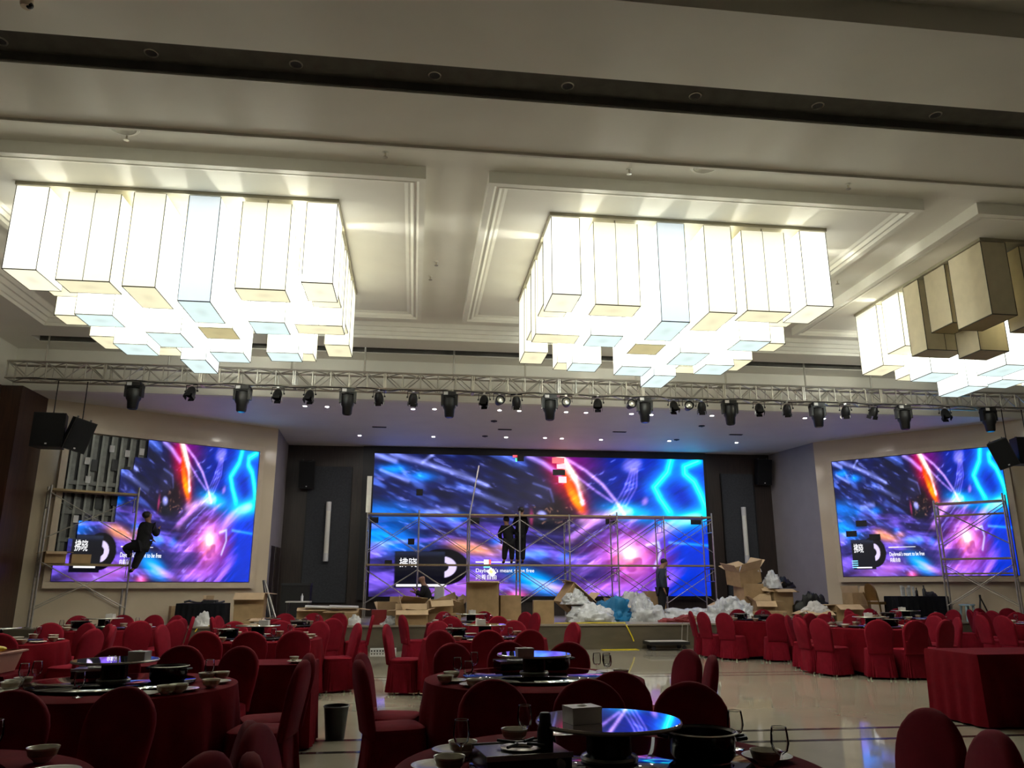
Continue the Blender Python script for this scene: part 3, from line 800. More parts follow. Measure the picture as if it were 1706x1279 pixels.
MB().box(0, .45, -.008, 0, -.02, .02).build('progress_bar', 'letter_cream', dc, loc=(.30 * cw, -.003, .235 * chh)); MB().box(.45, 1.25, -.008, 0, -.012, .012).build('progress_bar', 'letter_white', dc, loc=(.30 * cw, -.003, .235 * chh))

# left screen: its upper left corner still shows the bare steel frame
aL = Vector((-8.36, 19.57)); angL = math.atan2(2.48, 3.91); wL, hL, zL = 4.63, 3.50, 1.60
nL = Vector((math.sin(angL), -math.cos(angL)))
oL = aL + nL * .16
def keepL(u, v):
    t = 1 - v
    if t < .135: return u > .375
    if t < .225: return u > .315
    if t < .60: return u > .255
    if t < .72: return u > .088
    return u > .0 if t > .86 else u > .05
lS, dL, sxl = led_screen('LED video wall on the left angled wall, upper corner unfinished', oL, angL, zL, wL, hL, 250, 180, keepL)
MB().box(0, wL, .12, .155, 0, hL).build('back_panel', 'black', lS)
for k in range(9):
    x = .03 + .215 * k
    MB().box(x, x + .05, .04, .12, .05, hL).build('steel_strut', 'galv', lS)
    MB().box(x + .05, x + .15, .09, .12, .05, hL).build('strut_web', 'steel_dark', lS)
for z in (.9, 1.55, 2.25): MB().box(.02, 1.9, .05, .10, z, z + .1).build('cross_rail', 'steel_dark', lS)
for x, z in ((.35, 2.75), (.42, 2.3), (.86, 3.1), (1.22, 3.02), (.28, 1.35), (1.55, 3.1)):
    MB().box(x, x + .11, .015, .04, z, z + .17).build('power_box', 'white_plastic', lS)
for x, z in ((.5, 2.6), (.95, 2.65), (1.25, 2.5), (.7, 1.7), (1.05, 1.8)):
    MB().box(x, x + .14, .02, .05, z, z + .28).build('power_supply', 'dark_grey', lS)
def bezelset(root, w, h, m='stone_trim'):
    for b in ((-.16, -.02, -.16, h + .16), (w + .02, w + .16, -.16, h + .16), (-.02, w + .02, h + .02, h + .16), (-.02, w + .02, -.16, -.02)):
        MB().box(b[0], b[1], -.01, .155, b[2], b[3]).build('frame_bar', m, root)
bezelset(lS, wL, hL)
# right screen
aR = Vector((12.73, 22.12)); angR = math.atan2(-3.16, 3.07); wR, hR, zR = 4.40, 3.40, 1.765
nR = Vector((math.sin(angR), -math.cos(angR)))
rS, dR, sxr = led_screen('LED video wall on the right angled wall', aR + nR * .16, angR, zR, wR, hR, 240, 180)
bezelset(rS, wR, hR)
MB().box(0, wR, .05, .155, 0, hR).build('back_panel', 'black', rS)
for u, v in ((.115, .42), (.045, .335), (.19, .30)): MB().box(u * wR, u * wR + .30, -.02, 0, v * hR, v * hR + .17).build('blank_module', 'black', dR)
for k in range(4): MB().box(.062 * wR, .10 * wR, -.01, 0, (.125 - .018 * k) * hR, (.133 - .018 * k) * hR).build('colour_bar', 'letter_cyan', dR)
MB().box(.092 * wR, .185 * wR, -.01, 0, .068 * hR, .078 * hR).build('progress_bar', 'letter_white', dR)
for d, w, h in ((dR, wR, hR), (dL, wL, hL)):
    MB().box(.30 * w, .36 * w, -.01, 0, .232 * h, .24 * h).build('progress_bar', 'letter_cream', d); MB().box(.36 * w, .46 * w, -.01, 0, .234 * h, .238 * h).build('progress_bar', 'letter_white', d)
MB().box(.09 * wL, .19 * wL, -.01, 0, .088 * hL, .102 * hL).build('progress_bar', 'letter_white', dL)

# ---------------------------------------------------------------- stage back wall fittings
for x0, x1, sx_, lab in ((-3.39, -2.06, -2.70, 'left'), (10.25, 11.36, 10.91, 'right')):
    t = thing('acoustic_panel', 'tall grey fabric wall panel to the %s of the stage screen' % lab, 'wall panel', (x0, 24.99, 1.0))
    MB().box(0, x1 - x0, -.06, 0, 0, 4.18).build('panel', 'fabric_panel', t)
    for a, b in ((-.03, 0), (x1 - x0, x1 - x0 + .03)): MB().box(a, b, -.08, 0, 0, 4.18).build('edge_strip', 'black', t)
    t = thing('wall_sconce', 'long tubular wall lamp on the grey panel to the %s of the screen' % lab, 'wall lamp', (sx_, 24.93, 2.25))
    MB().cyl(.075, 0, 1.78, 16, m=Matrix.Translation((0, -.10, 0))).build('tube_shade', 'trim_paint', t, True)
    MB().cyl(.08, 1.52, 1.80, 16, m=Matrix.Translation((0, -.10, 0))).build('end_cap', 'white_plastic', t, True)
    MB().cyl(.08, -.02, .22, 16, m=Matrix.Translation((0, -.10, 0))).build('end_cap', 'white_plastic', t, True)
    MB().box(-.04, .04, -.04, 0, .3, 1.5).build('mounting', 'steel_dark', t)

# ---------------------------------------------------------------- scaffolds
def scaffold(label, loc, rz, xs, depth, base_h, levels, step, planks, up=0.35, mat_='steel', diag=True, toe=None):
    """frame scaffold: frames at local xs, two posts each (y 0 and depth), levels storeys of height step"""
    t = thing('scaffold', label, 'scaffold', loc, rz)
    top = levels * step
    for i, x in enumerate(xs):
        for y in (0, depth):
            MB().bar((x, y, .02), (x, y, top + (up if y == 0 or True else 0) * (.4 if i % 2 else .15)), .024, 8).build('post', mat_, t, True)
            MB().cyl(.06, 0, .02, 10, m=Matrix.Translation((x, y, 0))).build('foot_plate', mat_, t)
        for k in range(levels):
            z = (k + 1) * step
            f = MB()
            f.bar((x, 0, z - .06), (x, depth, z - .06), .02, 6); f.bar((x, 0, z - .45), (x, depth, z - .45), .014, 6)
            f.bar((x, depth * .25, z - .06), (x, depth * .25, z - .45), .012, 6); f.bar((x, depth * .75, z - .06), (x, depth * .75, z - .45), .012, 6)
            f.build('frame_rung', mat_, t)
    for k in range(levels):
        z0, z1 = k * step + .40, (k + 1) * step - .12
        for a, b in zip(xs[:-1], xs[1:]):
            for y in (-.03, depth + .03):
                MB().bar((a, y, z0), (b, y, z1), .012, 6).build('cross_brace', mat_, t); MB().bar((a, y, z1), (b, y, z0), .012, 6).build('cross_brace', mat_, t)
    for k in planks:
        z = k * step
        for a, b in zip(xs[:-1], xs[1:]):
            for y in np.linspace(.04, depth - .30, 3):
                MB().box(a + .01, b - .01, y, y + .26, z, z + .045).build('plank', 'plank', t)
    return t
pz = lambda px, py, y: PY(px, py, y)
SY = 23.55
xsC = [PY(px, 900, SY).x for px in (610, 697, 782, 866, 949, 1029, 1107, 1188)]
zt = PY(782, 858, SY).z; zm = PY(782, 940, SY).z
stepC = (zt - STG) / 2
sc = scaffold('long steel pipe scaffold standing before the stage video wall', (0, SY, STG), 0, xsC, .85, 0, 2, stepC, (1, 2))
x = xsC[2]
MB().bar((x, 0, 2 * stepC), (x + .28, .2, 2 * stepC + 1.55), .022, 8).build('leaning_pipe', 'steel', sc, True)

PL = (-8.35, 18.95)
tl = scaffold('steel pipe scaffold tower before the left video wall, worker on it', (PL[0], PL[1], STG), angL, [0, 1.88], .42, 0, 2, 1.555, ())
for z in (1.36, 3.05):
    for y in (.02,): MB().box(.02, 1.86, y, y + .36, z, z + .05).build('plank', 'plank', tl)
dRv = Vector((math.cos(angR), math.sin(angR))); pR = aR + dRv * 2.75 + nR * .85
trr = scaffold('steel pipe scaffold tower before the right video wall', (pR.x, pR.y, STG), angR, [0, 1.62], .48, 0, 2, 1.555, ())
for z in (1.2, 1.58, 2.72, 3.05):
    MB().box(.02, 1.60, .02, .20 if z in (1.2, 2.72) else .44, z, z + .04).build('plank', 'plank', trr)

# ---------------------------------------------------------------- people
def skinned(verts, edges, radii, name, m, root=0, sub=2):
    me = bpy.data.meshes.new(name); me.from_pydata([tuple(v) for v in verts], edges, [])
    ob = bpy.data.objects.new(name, me); COL.objects.link(ob)
    mod = ob.modifiers.new('skin', 'SKIN'); mod.use_smooth_shade = True
    for i, sv in enumerate(me.skin_vertices[0].data):
        r = radii[i]; sv.radius = r if isinstance(r, tuple) else (r, r); sv.use_root = (i == root)
    ss = ob.modifiers.new('sub', 'SUBSURF'); ss.levels = sub; ss.render_levels = sub
    bpy.context.view_layer.update()
    out = bpy.data.meshes.new_from_object(ob.evaluated_get(bpy.context.evaluated_depsgraph_get()))
    out.name = name; bpy.data.objects.remove(ob); bpy.data.meshes.remove(me)
    out.materials.clear(); out.materials.append(M[m]); out.shade_smooth()
    return out
def person(label, J, top, pants, face, shoes='black'):
    """J: joint name -> world point. One continuous body; clothes, hair and face details are its children."""
    J = {k: Vector(v) for k, v in J.items()}
    o = Vector((J['pelvis'].x, J['pelvis'].y, min(J['footL'].z, J['footR'].z)))
    face = Vector(face).normalized()
    mid = lambda a, b, k=.5: J[a].lerp(J[b], k)
    V, E_, R_ = [], [], []
    def add(p, r, parent=None):
        V.append(Vector(p) - o); R_.append(r); k = len(V) - 1
        if parent is not None: E_.append((parent, k))
        return k
    pel = add(J['pelvis'], .115); sp = add(mid('pelvis', 'chest'), .11, pel); ch = add(J['chest'], .13, sp)
    nk = add(J['neck'], .066, ch); updir = (J['head'] - J['neck']).normalized()
    h0 = add(J['head'] - updir * .055 + face * .01, .078, nk); h1 = add(J['head'] + updir * .02, .108, h0); h2 = add(J['head'] + updir * .085, .088, h1)
    arms = {}
    for s in 'LR':
        sh = add(J['sh' + s], .055, ch); el = add(J['el' + s], .040, sh); wr = add(J['wr' + s], .028, el)
        d = (J['wr' + s] - J['el' + s]).normalized()
        side = d.cross(face); side = side.normalized() if side.length > .1 else Vector((0, 0, 1))
        palm = add(J['wr' + s] + d * .065, .026, wr)
        for q, (off, ln) in enumerate(((-.030, .06), (-.010, .072), (.010, .068), (.028, .052))):
            b = J['wr' + s] + d * .085 + side * off
            k1 = add(b + d * ln * .5 + face * .006, .009, palm); add(b + d * ln + face * .022, .008, k1)
        th = add(J['wr' + s] + d * .045 - side * .042 + face * .01, .011, palm); add(J['wr' + s] + d * .075 - side * .052 + face * .02, .009, th)
        hp = add(J['hip' + s], .09, pel); kn = add(J['kn' + s], .06, hp); an = add(J['an' + s], .040, kn)
        add(J['foot' + s], .036, an)
    body = link('person', skinned(V, E_, R_, 'person', 'skin'), None, o)
    tag(body, label, 'person')
    # jacket
    V, E_, R_ = [], [], []
    dn = (J['pelvis'] - J['chest']).normalized()
    hem = add(J['pelvis'] + dn * .10, .165); pel = add(J['pelvis'], .165, hem); sp = add(mid('pelvis', 'chest'), .17, pel); ch = add(J['chest'], .185, sp); add(J['neck'] - updir * .035, .08, ch)
    for s in 'LR':
        sh = add(J['sh' + s], .095, ch); el = add(J['el' + s], .075, sh); add(J['wr' + s], .055, el)
    link('jacket', skinned(V, E_, R_, 'jacket', top), body)
    V, E_, R_ = [], [], []
    pel = add(J['pelvis'], .15)
    for s in 'LR':
        hp = add(J['hip' + s], .135, pel); kn = add(J['kn' + s], .10, hp); add(J['an' + s], .075, kn)
    link('trousers', skinned(V, E_, R_, 'trousers', pants), body)
    for s in 'LR':
        a, b = J['an' + s] - o, J['foot' + s] - o
        V2 = [a + Vector((0, 0, -.02)), a.lerp(b, .5) + Vector((0, 0, -.012)), b + (b - a).normalized() * .03]
        link('shoe', skinned(V2, [(0, 1), (1, 2)], [.045, .046, .040], 'shoe', shoes), body)
    hc = J['head'] - o; side = face.cross(Vector((0, 0, 1))).normalized()
    return body, hc, side, updir
def finish_head(P, face, hair=True):
    body, hc, side, up = P; face = Vector(face).normalized()
    if hair:
        m = MB(); R_ = Matrix((side, face, up)).transposed().to_4x4()
        m.ball((0, -.030, .036), (.098, .104, .092), 16, 10, m=Matrix.Translation(hc) @ R_)
        m.build('hair', 'hair', body, True)
    for s in (-1, 1):
        MB().ball(tuple(hc + face * .079 + side * s * .032 + up * .015), .010, 8, 6).build('eye', 'eye_white', body, True)
        MB().ball(tuple(hc + side * s * .084 - up * .0), (.014, .018, .028), 8, 6).build('ear', 'skin', body, True)
    MB().ball(tuple(hc + face * .09 - up * .012), (.013, .013, .020), 8, 6).build('nose', 'skin', body, True)
    MB().ball(tuple(hc + face * .076 - up * .045), (.022, .012, .007), 8, 6).build('mouth', 'lip', body, True)
def J_from(px, Y, dy=None):
    dy = dy or {}
    return {k: PY(v[0], v[1], Y) + Vector((0, dy.get(k, 0), 0)) for k, v in px.items()}
# worker leaning out from the left tower
jA = J_from(dict(head=(246, 860), neck=(246, 870), chest=(245, 879), pelvis=(236, 906), shL=(240, 875), shR=(253, 876), elL=(247, 889), elR=(256, 890), wrL=(250, 897), wrR=(254, 880),
                 hipL=(232, 908), hipR=(239, 908), knL=(207, 912), anL=(219, 923), footL=(213, 926), knR=(230, 930), anR=(222, 948), footR=(216, 951)), 19.7,
            dict(elL=-.1, elR=.2, wrL=.15, wrR=.45, shL=-.05, shR=.05, hipL=-.06, hipR=.06))
finish_head(person('person in black clothes leaning out from the left scaffold tower', jA, 'shirt_black', 'trousers_black', (.6, .8, .1)), (.6, .8, .1))
jB = J_from(dict(head=(843.5, 867), neck=(844, 874), chest=(845, 882), pelvis=(848, 900), shL=(837, 879), shR=(852, 879), elL=(832, 890), elR=(857, 888), wrL=(836, 899), wrR=(862, 881),
                 hipL=(844, 902), hipR=(852, 902), knL=(841, 918), anL=(840, 933), footL=(839, 936.5), knR=(853, 918), anR=(852.5, 933), footR=(853, 936.5)), 23.9,
            dict(wrL=.2, wrR=.3, elR=.1, footL=.16, footR=.16))
finish_head(person('stooping person in black standing on the centre scaffold planks, left one', jB, 'shirt_black', 'trousers_black', (0, 1, -.2)), (0, 1, -.2))
jC = J_from(dict(head=(868, 851), neck=(868, 859), chest=(867, 867), pelvis=(867, 889), shL=(860, 864), shR=(875, 864), elL=(857, 874), elR=(878, 876), wrL=(860, 866), wrR=(877, 886),
                 hipL=(863.5, 891), hipR=(870.5, 891), knL=(863, 913), anL=(863, 933), footL=(863, 936.5), knR=(871, 913), anR=(871, 933), footR=(871, 936.5)), 24.0,
            dict(wrL=.3, wrR=.25, elL=.05, footL=.16, footR=.16))
finish_head(person('upright person in black on the centre scaffold, facing the screen', jC, 'shirt_black', 'trousers_black', (0, 1, 0)), (0, 1, 0))
jD = J_from(dict(head=(1106.5, 938), neck=(1102, 946), chest=(1100, 954), pelvis=(1103, 981), shL=(1099, 950), shR=(1101, 951), elL=(1103, 966), elR=(1098, 967), wrL=(1109, 962), wrR=(1102, 980),
                 hipL=(1103, 984), hipR=(1103, 984), knL=(1104, 1006), anL=(1102, 1026), footL=(1109, 1029.5), knR=(1102, 1006), anR=(1100, 1026), footR=(1107, 1029.5)), 22.2,
            dict(shL=.17, shR=-.17, elL=.2, elR=-.2, wrL=.1, wrR=-.22, hipL=.09, hipR=-.09, knL=.09, knR=-.09, anL=.1, anR=-.1, footL=.1, footR=-.1))
finish_head(person('person in dark blue shirt standing on the stage looking down at a phone', jD, 'shirt_blue', 'trousers_black', (1, -.1, -.7)), (1, -.1, -.6))
p = jD['wrL']
tag(MB().box(-.008, .008, -.04, .04, -.07, .07).build('phone', 'black_gloss', None, loc=p + Vector((.12, 0, -.01)), rot=(0, -.6, 0)), 'small phone held by the standing person on the stage', 'phone')
jE = J_from(dict(head=(703, 965), neck=(706, 974), chest=(708, 982), pelvis=(712, 1003), shL=(706, 979), shR=(709, 979), elL=(702, 991), elR=(705, 992), wrL=(694, 984), wrR=(692, 987),
                 hipL=(711, 1004), hipR=(711, 1004), knL=(691, 1003), anL=(692, 1028), footL=(685, 1031), knR=(691, 1003), anR=(692, 1028), footR=(685, 1031)), 21.9,
            dict(shL=-.18, shR=.18, elL=-.2, elR=.2, wrL=-.08, wrR=.08, hipL=-.1, hipR=.1, knL=-.12, knR=.12, anL=-.12, anR=.12, footL=-.12, footR=.12))
finish_head(person('person in dark jacket seated on a white chair among the cartons', jE, 'shirt_black', 'trousers_black', (-1, -.15, -.25)), (-1, -.15, -.2), False)

# ---------------------------------------------------------------- stage clutter
def carton(label, loc, rot, w, d, h, flaps=(.9, -.4, .5, .2), m='cardboard', group='cardboard cartons on the stage', closed=False):
    """open carton; flaps: opening angle of the front, right, back and left flap"""
    t = thing('cardboard_box', label, 'box', loc, 0, group)
    t.rotation_euler = rot
    k = .008
    b = MB().box(-w / 2, w / 2, -d / 2, d / 2, 0, k)
    b.box(-w / 2, w / 2, -d / 2, -d / 2 + k, k, h).box(-w / 2, w / 2, d / 2 - k, d / 2, k, h)
    b.box(-w / 2, -w / 2 + k, -d / 2 + k, d / 2 - k, k, h).box(w / 2 - k, w / 2, -d / 2 + k, d / 2 - k, k, h)
    b.build('carton_body', m, t)
    if closed:
        for s in (-1, 1): MB().box(-w / 2, w / 2, min(0, s * d / 2) + .002, max(0, s * d / 2) - .002, h, h + k).build('flap', m, t)
        MB().box(-w / 2 - .002, w / 2 + .002, -.03, .03, h + k, h + k + .002).build('tape', 'stone_trim', t)
        return t
    L = min(w, d) * .48
    for i, a in enumerate(flaps):
        if a is None: continue
        s = [(w, d), (d, w), (w, d), (d, w)][i]
        R = Matrix.Rotation(math.pi / 2 * i, 4, 'Z') @ Matrix.Translation((0, -s[1] / 2, h)) @ Matrix.Rotation(a, 4, 'X')
        MB().box(-s[0] / 2 + .004, s[0] / 2 - .004, -k / 2, k / 2, 0, L, R).build('flap', 'cardboard_in', t)
    return t
def st(px, py): return PZ(px, py, STG)
FL = (1.9, 1.7, 1.8, 1.7)
def at(px, y): p = PY(px, 1010, y); return Vector((p.x, y, STG))
# carton pile around the seated person
carton('tall upright carton left of the scaffold, its flaps opened out', at(805, 20.6), (0, 0, -.15), .80, .60, .98, (1.5, 1.6, 1.4, 1.7))
carton('plain carton standing right of the tall upright carton', at(848, 20.9), (0, 0, .1), .55, .45, .66, closed=True)
carton('open carton tipped on its side in front of the seated person', at(683, 20.2) + Vector((0, 0, .12)), (.75, .1, .35), .66, .42, .36, (.3, .4, -.2, .5))
carton('square carton beside the tipped open carton', at(734, 20.1) + Vector((0, 0, .25)), (.05, -.05, .12), .56, .45, .32, (2.2, 1.9, 1.9, None))
carton('slanting carton leaning behind the square carton', at(754, 20.8) + Vector((0, 0, .12)), (.30, -.35, .3), .60, .42, .32, (.4, 1.2, .2, None))
carton('flat open carton at the stage edge with one flap hanging forward', at(686, 19.62), (0, 0, .05), .78, .36, .34, (2.2, 1.3, .6, 1.6))
carton('carton used as a table before the seated person', at(669, 21.5), (0, 0, 0), .62, .5, .62, closed=True)
carton('pale carton low on the stage left of the pile', at(648, 20.4), (0, 0, -.1), .5, .5, .30, (.3, .2, None, .4))
carton('low carton under the square carton', at(740, 20.0), (0, 0, .05), .8, .5, .24, closed=True)
carton('low dark carton under the tipped carton', at(690, 20.5), (0, 0, .1), .8, .6, .3, closed=True)
carton('small closed carton at the stage edge right of the red chair', at(905, 19.75), (0, 0, -.08), .50, .42, .55, closed=True)
carton('large carton tipped over with plastic film spilling out', at(945, 20.6) + Vector((0, 0, .30)), (.05, .65, .3), .72, .5, .62, (1.9, .2, 1.6, 2.0))
carton('carton behind the blue bag', at(998, 22.4), (0, 0, .1), .6, .4, .3, closed=True)
carton('brown carton behind the standing person', at(1091, 22.9), (0, 0, 0), .55, .45, .75, closed=True)
carton('low grey-brown carton between the scaffold posts', at(1038, 22.2), (0, 0, .3), .8, .5, .35, (1.9, 1.2, None, .4))
# heap right of the scaffold
carton('bulky torn carton on top of the right hand heap', at(1243, 22.0) + Vector((0, 0, .98)), (.15, -.2, .3), .78, .6, .42, (.5, .9, 1.3, .6))
carton('carton under the torn top carton of the heap', at(1249, 21.9), (0, 0, .1), .62, .6, .96, closed=True)
carton('open carton low in the heap with a hanging flap', at(1273, 21.3), (0, 0, -.2), .55, .45, .5, (2.3, 1.6, .5, .9))
carton('open carton above the low one in the heap', at(1278, 21.9) + Vector((0, 0, .52)), (0, .05, -.1), .5, .45, .36, (2.2, .8, None, 1.9))
carton('squat carton at the right end of the heap holding white film', at(1299, 21.8), (0, 0, .1), .60, .5, .82, (1.9, 1.9, 1.7, 2.2))
carton('shallow tray carton left of the heap', at(1216, 22.0) + Vector((0, 0, .25)), (0, 0, .1), .75, .5, .2, (2.0, 1.9, 2, 2))
carton('low carton supporting the shallow tray', at(1216, 22.0), (0, 0, .1), .6, .4, .25, closed=True)
carton('long low carton in front of the heap', at(1278, 20.6), (0, 0, 0), .95, .4, .24, closed=True)
carton('wide carton by the return wall with pale flap up', at(1404, 20.4), (0, 0, .05), .72, .5, .42, (2.1, 1.6, None, 1.6))
carton('open carton with paper beside the black sack', at(1358, 20.4), (0, 0, -.1), .70, .5, .26, (2.0, 1.8, 1.9, 1.9))
carton('brown carton standing behind the wide carton', at(1428, 20.9), (0, 0, .2), .6, .4, .72, (None, .3, .2, None))
# left end of the stage
carton('open carton with pale flap between the black table and rods', at(417, 20.6) + Vector((0, 0, .42)), (0, 0, .05), .72, .5, .32, (2.3, 1.7, None, 1.6))
carton('low carton under the pale flapped carton', at(417, 20.6), (0, 0, .05), .7, .5, .42, closed=True)
carton('flattened open carton lying left of the far red chairs', at(446, 19.8), (0, 0, -.1), .62, .45, .16, (1.8, 1.8, 1.8, 1.8))
carton('carton under the white boards at the back left', at(520, 20.3), (0, 0, .1), .7, .5, .38, (1.8, 1.6, 1.7, None))
carton('wide carton with red packets beside the white bag', at(572, 20.3), (0, 0, -.05), .85, .5, .36, (1.9, 1.7, 1.8, 1.8))
carton('red printed carton at the stage edge by the left chairs', at(632, 19.8), (0, 0, .05), .36, .3, .34, closed=True, m='red_box')
carton('small brown carton near the white bag, left of the red one', at(585, 19.75), (0, 0, .1), .3, .3, .28, closed=True)
carton('carton on the left tower plank', (PL[0] + .18, PL[1] + .24, STG + 1.41), (0, 0, angL), .42, .3, .26, (2, 1.7, None, 1.9))
carton('brown carton on the left tower plank beside the open one', (PL[0] + .62, PL[1] + .55, STG + 1.41), (0, 0, angL), .4, .28, .2, closed=True)
carton('small carton leaning below the left screen', (-5.75, 20.75, STG), (0, 0, angL), .42, .2, .42, closed=True)
carton('narrow carton below the left screen', (-5.15, 21.1, STG), (0, 0, angL), .2, .2, .58, (.3, None, .3, None))

from mathutils import noise as mnoise
def heap(label, cat, name, loc, rx, ry, rz, m, seed, rough=.35, n=44, k=18):
    """crumpled soft heap with creases, lying on its flat base"""
    R = []; o = Vector((seed * 7.3, seed * 3.1, 0))
    for j in range(k + 1):
        a = math.pi / 2 * j / k; row = []
        for i in range(n):
            th = 2 * math.pi * i / n
            d = Vector((math.cos(a) * math.cos(th), math.cos(a) * math.sin(th), math.sin(a)))
            big = mnoise.noise(d * 1.4 + o); crease = abs(mnoise.noise(d * 3.2 + o)) - .2; fine = abs(mnoise.noise(d * 7 + o)) - .2
            q = 1 + rough * (1.1 * big + .9 * crease + .35 * fine)
            row.append((rx * d.x * q, ry * d.y * q, max(0, rz * d.z * q * (1 if j else 0))))
        R.append(row)
    return tag(MB().rings(R).build(name, m, None, True, loc), label, cat)
heap('crumpled clear plastic film beside the tipped carton', 'plastic film', 'plastic_film', at(985, 20.0), .62, .35, .42, 'plastic_film', 1)
heap('plastic film bulging out of the tipped carton', 'plastic film', 'plastic_film', at(954, 20.3) + Vector((.05, -.1, .45)), .34, .25, .32, 'plastic_film', 2)
heap('blue plastic sack slumped on the stage', 'sack', 'blue_sack', at(1015, 21.0), .60, .35, .48, 'blue_bag', 3, .5)
heap('white plastic film heap left of the standing person', 'plastic film', 'plastic_film', at(1075, 20.8), .45, .35, .5, 'plastic_film', 4, .45)
heap('pale plastic film behind the scaffold foot', 'plastic film', 'plastic_film', at(1055, 22.6), .55, .3, .62, 'plastic_film', 5, .4)
heap('long pile of plastic film right of the standing person', 'plastic film', 'plastic_film', at(1150, 21.4), .75, .35, .28, 'plastic_film', 6, .4)
heap('tall white film heap before the carton heap', 'plastic film', 'plastic_film', at(1203, 20.9), .46, .3, .52, 'plastic_film', 7, .55)
heap('white film and paper at the heap centre', 'plastic film', 'plastic_film', at(1240, 20.7), .36, .26, .42, 'plastic_film', 8, .5)
heap('black rubbish sack on top of the squat carton', 'sack', 'rubbish_sack', at(1308, 21.9) + Vector((0, 0, .84)), .3, .25, .3, 'black', 9)
heap('white film on the squat carton', 'plastic film', 'plastic_film', at(1290, 21.7) + Vector((0, 0, .84)), .26, .22, .42, 'plastic_film', 10, .4)
heap('black rubbish sack against the return wall', 'sack', 'rubbish_sack', at(1351, 21.4), .45, .35, .72, 'black', 11)
heap('white paper wad in the carton by the black sack', 'paper', 'paper_wad', at(1358, 20.3) + Vector((0, 0, .2)), .36, .22, .25, 'white_card', 12, .4)
heap('white paper on top of the torn carton', 'paper', 'paper_wad', at(1256, 22.0) + Vector((0, 0, 1.3)), .3, .25, .24, 'white_card', 13, .3)
heap('white plastic bag on the stage before the black table', 'bag', 'plastic_bag', at(341, 19.55), .2, .14, .27, 'white_plastic', 14, .3)
heap('white plastic bag by the wide carton', 'bag', 'plastic_bag', at(592, 19.62), .15, .12, .24, 'white_plastic', 15, .3)
heap('crumpled film beside the flat open carton', 'plastic film', 'plastic_film', at(655, 19.7), .28, .16, .18, 'plastic_film', 16, .4)
heap('red and white wrappers right of the standing person', 'wrappers', 'wrapper_pile', at(1130, 20.1), .42, .16, .14, 'red_box', 17, .5)
heap('small dark wrapper pile near the stage edge', 'wrappers', 'wrapper_pile', at(1156, 20.2), .25, .14, .13, 'ceramic_dark', 18, .5)
# white chair of the seated person
t = thing('plastic_chair', 'white plastic chair under the seated person', 'chair', PY(717, 1000, 21.9) + Vector((.08, 0, 0)), .75)
t.location.z = STG
MB().box(-.2, .2, -.2, .2, .40, .44).build('seat', 'white_plastic', t)
MB().rings([[(.20 + .02 * z, -.19 + .05 * z, .42 + z), (.24 + .02 * z, -.19 + .05 * z, .42 + z), (.24 + .02 * z, .19 - .05 * z, .42 + z), (.20 + .02 * z, .19 - .05 * z, .42 + z)] for z in (0, .2, .34, .42, .46)]).build('backrest', 'white_plastic', t, True)
for a in (-.17, .17):
    for b in (-.17, .17): MB().cyl(.02, 0, .4, 8, m=Matrix.Translation((a, b, 0))).build('leg', 'white_plastic', t)
# covered black tables on the stage
def covered_table(label, loc, rz, w, d, h, m, name='covered_table', n=40, flare=.03, drop=.02, group=None):
    t = thing(name, label, 'table', loc, rz, group)
    MB().box(-w / 2 + .02, w / 2 - .02, -d / 2 + .02, d / 2 - .02, h - .04, h - .008).build('table_top', 'white_card', t)
    for a in (-1, 1):
        for b in (-1, 1): MB().cyl(.02, 0, h - .04, 8, m=Matrix.Translation((a * (w / 2 - .08), b * (d / 2 - .08), 0))).build('leg', 'steel', t)
    path = []
    for i in range(n): path.append((-w / 2 + w * i / n, -d / 2, 0, -1))
    for i in range(n // 2): path.append((w / 2, -d / 2 + d * i / (n // 2), 1, 0))
    for i in range(n): path.append((w / 2 - w * i / n, d / 2, 0, 1))
    for i in range(n // 2): path.append((-w / 2, d / 2 - d * i / (n // 2), -1, 0))
    R = []
    for k, z in enumerate((h, h - .03, h * .6, h * .25, drop)):
        f = k / 4
        R.append([(x + nx * (flare * f + .014 * f * math.sin(i * 1.35) + (.004 if k else 0)), y + ny * (flare * f + .014 * f * math.sin(i * 1.35) + (.004 if k else 0)), z) for i, (x, y, nx, ny) in enumerate(path)])
    MB().rings(R[::-1], True, False, True).build('table_cover', m, t, True)
    return t
def black_table(label, px0, px1, y, top, rz=0):
    a, b = PY(px0, 1010, y).x, PY(px1, 1010, y).x
    return covered_table(label, ((a + b) / 2, y + .3, STG), rz, b - a, .6, PY((px0 + px1) / 2, top, y).z - STG, 'black_cloth')
bt = black_table('black covered table on the stage at left with cables on top', 293, 374, 19.75, 1005)
ztop = bt.location.z + PY(333, 1005, 19.75).z - STG
tag(MB().tube([(bt.location.x - .45 + .09 * k, bt.location.y + .12 * math.sin(k * 2.1), ztop + .03 + .025 * math.sin(k * 1.3)) for k in range(11)], .025, 6).build('cable_coil', 'dark_grey', None, True), 'bundle of dark cables lying on the black stage table', 'cable')
tag(MB().box(-.16, .16, -.1, .1, 0, .07).build('control_box', 'dark_grey', None, loc=(bt.location.x + .15, bt.location.y, ztop + .002)), 'small control box on the black stage table', 'device')
bt2 = black_table('black covered table on the stage right with cups and bottles', 1497, 1582, 19.7, 993)
z2 = STG + PY(1540, 993, 19.7).z - STG
def bottle(label, x, y, z, r, h, m, cat='bottle'):
    t = thing('bottle', label, cat, (x, y, z))
    MB().lathe([(r, 0), (r, h * .6), (r * .4, h * .78), (r * .38, h * .92)], 14, True, False).build('bottle_body', m, t, True)
    MB().cyl(r * .45, h * .92, h, 12).build('cap', 'black', t)
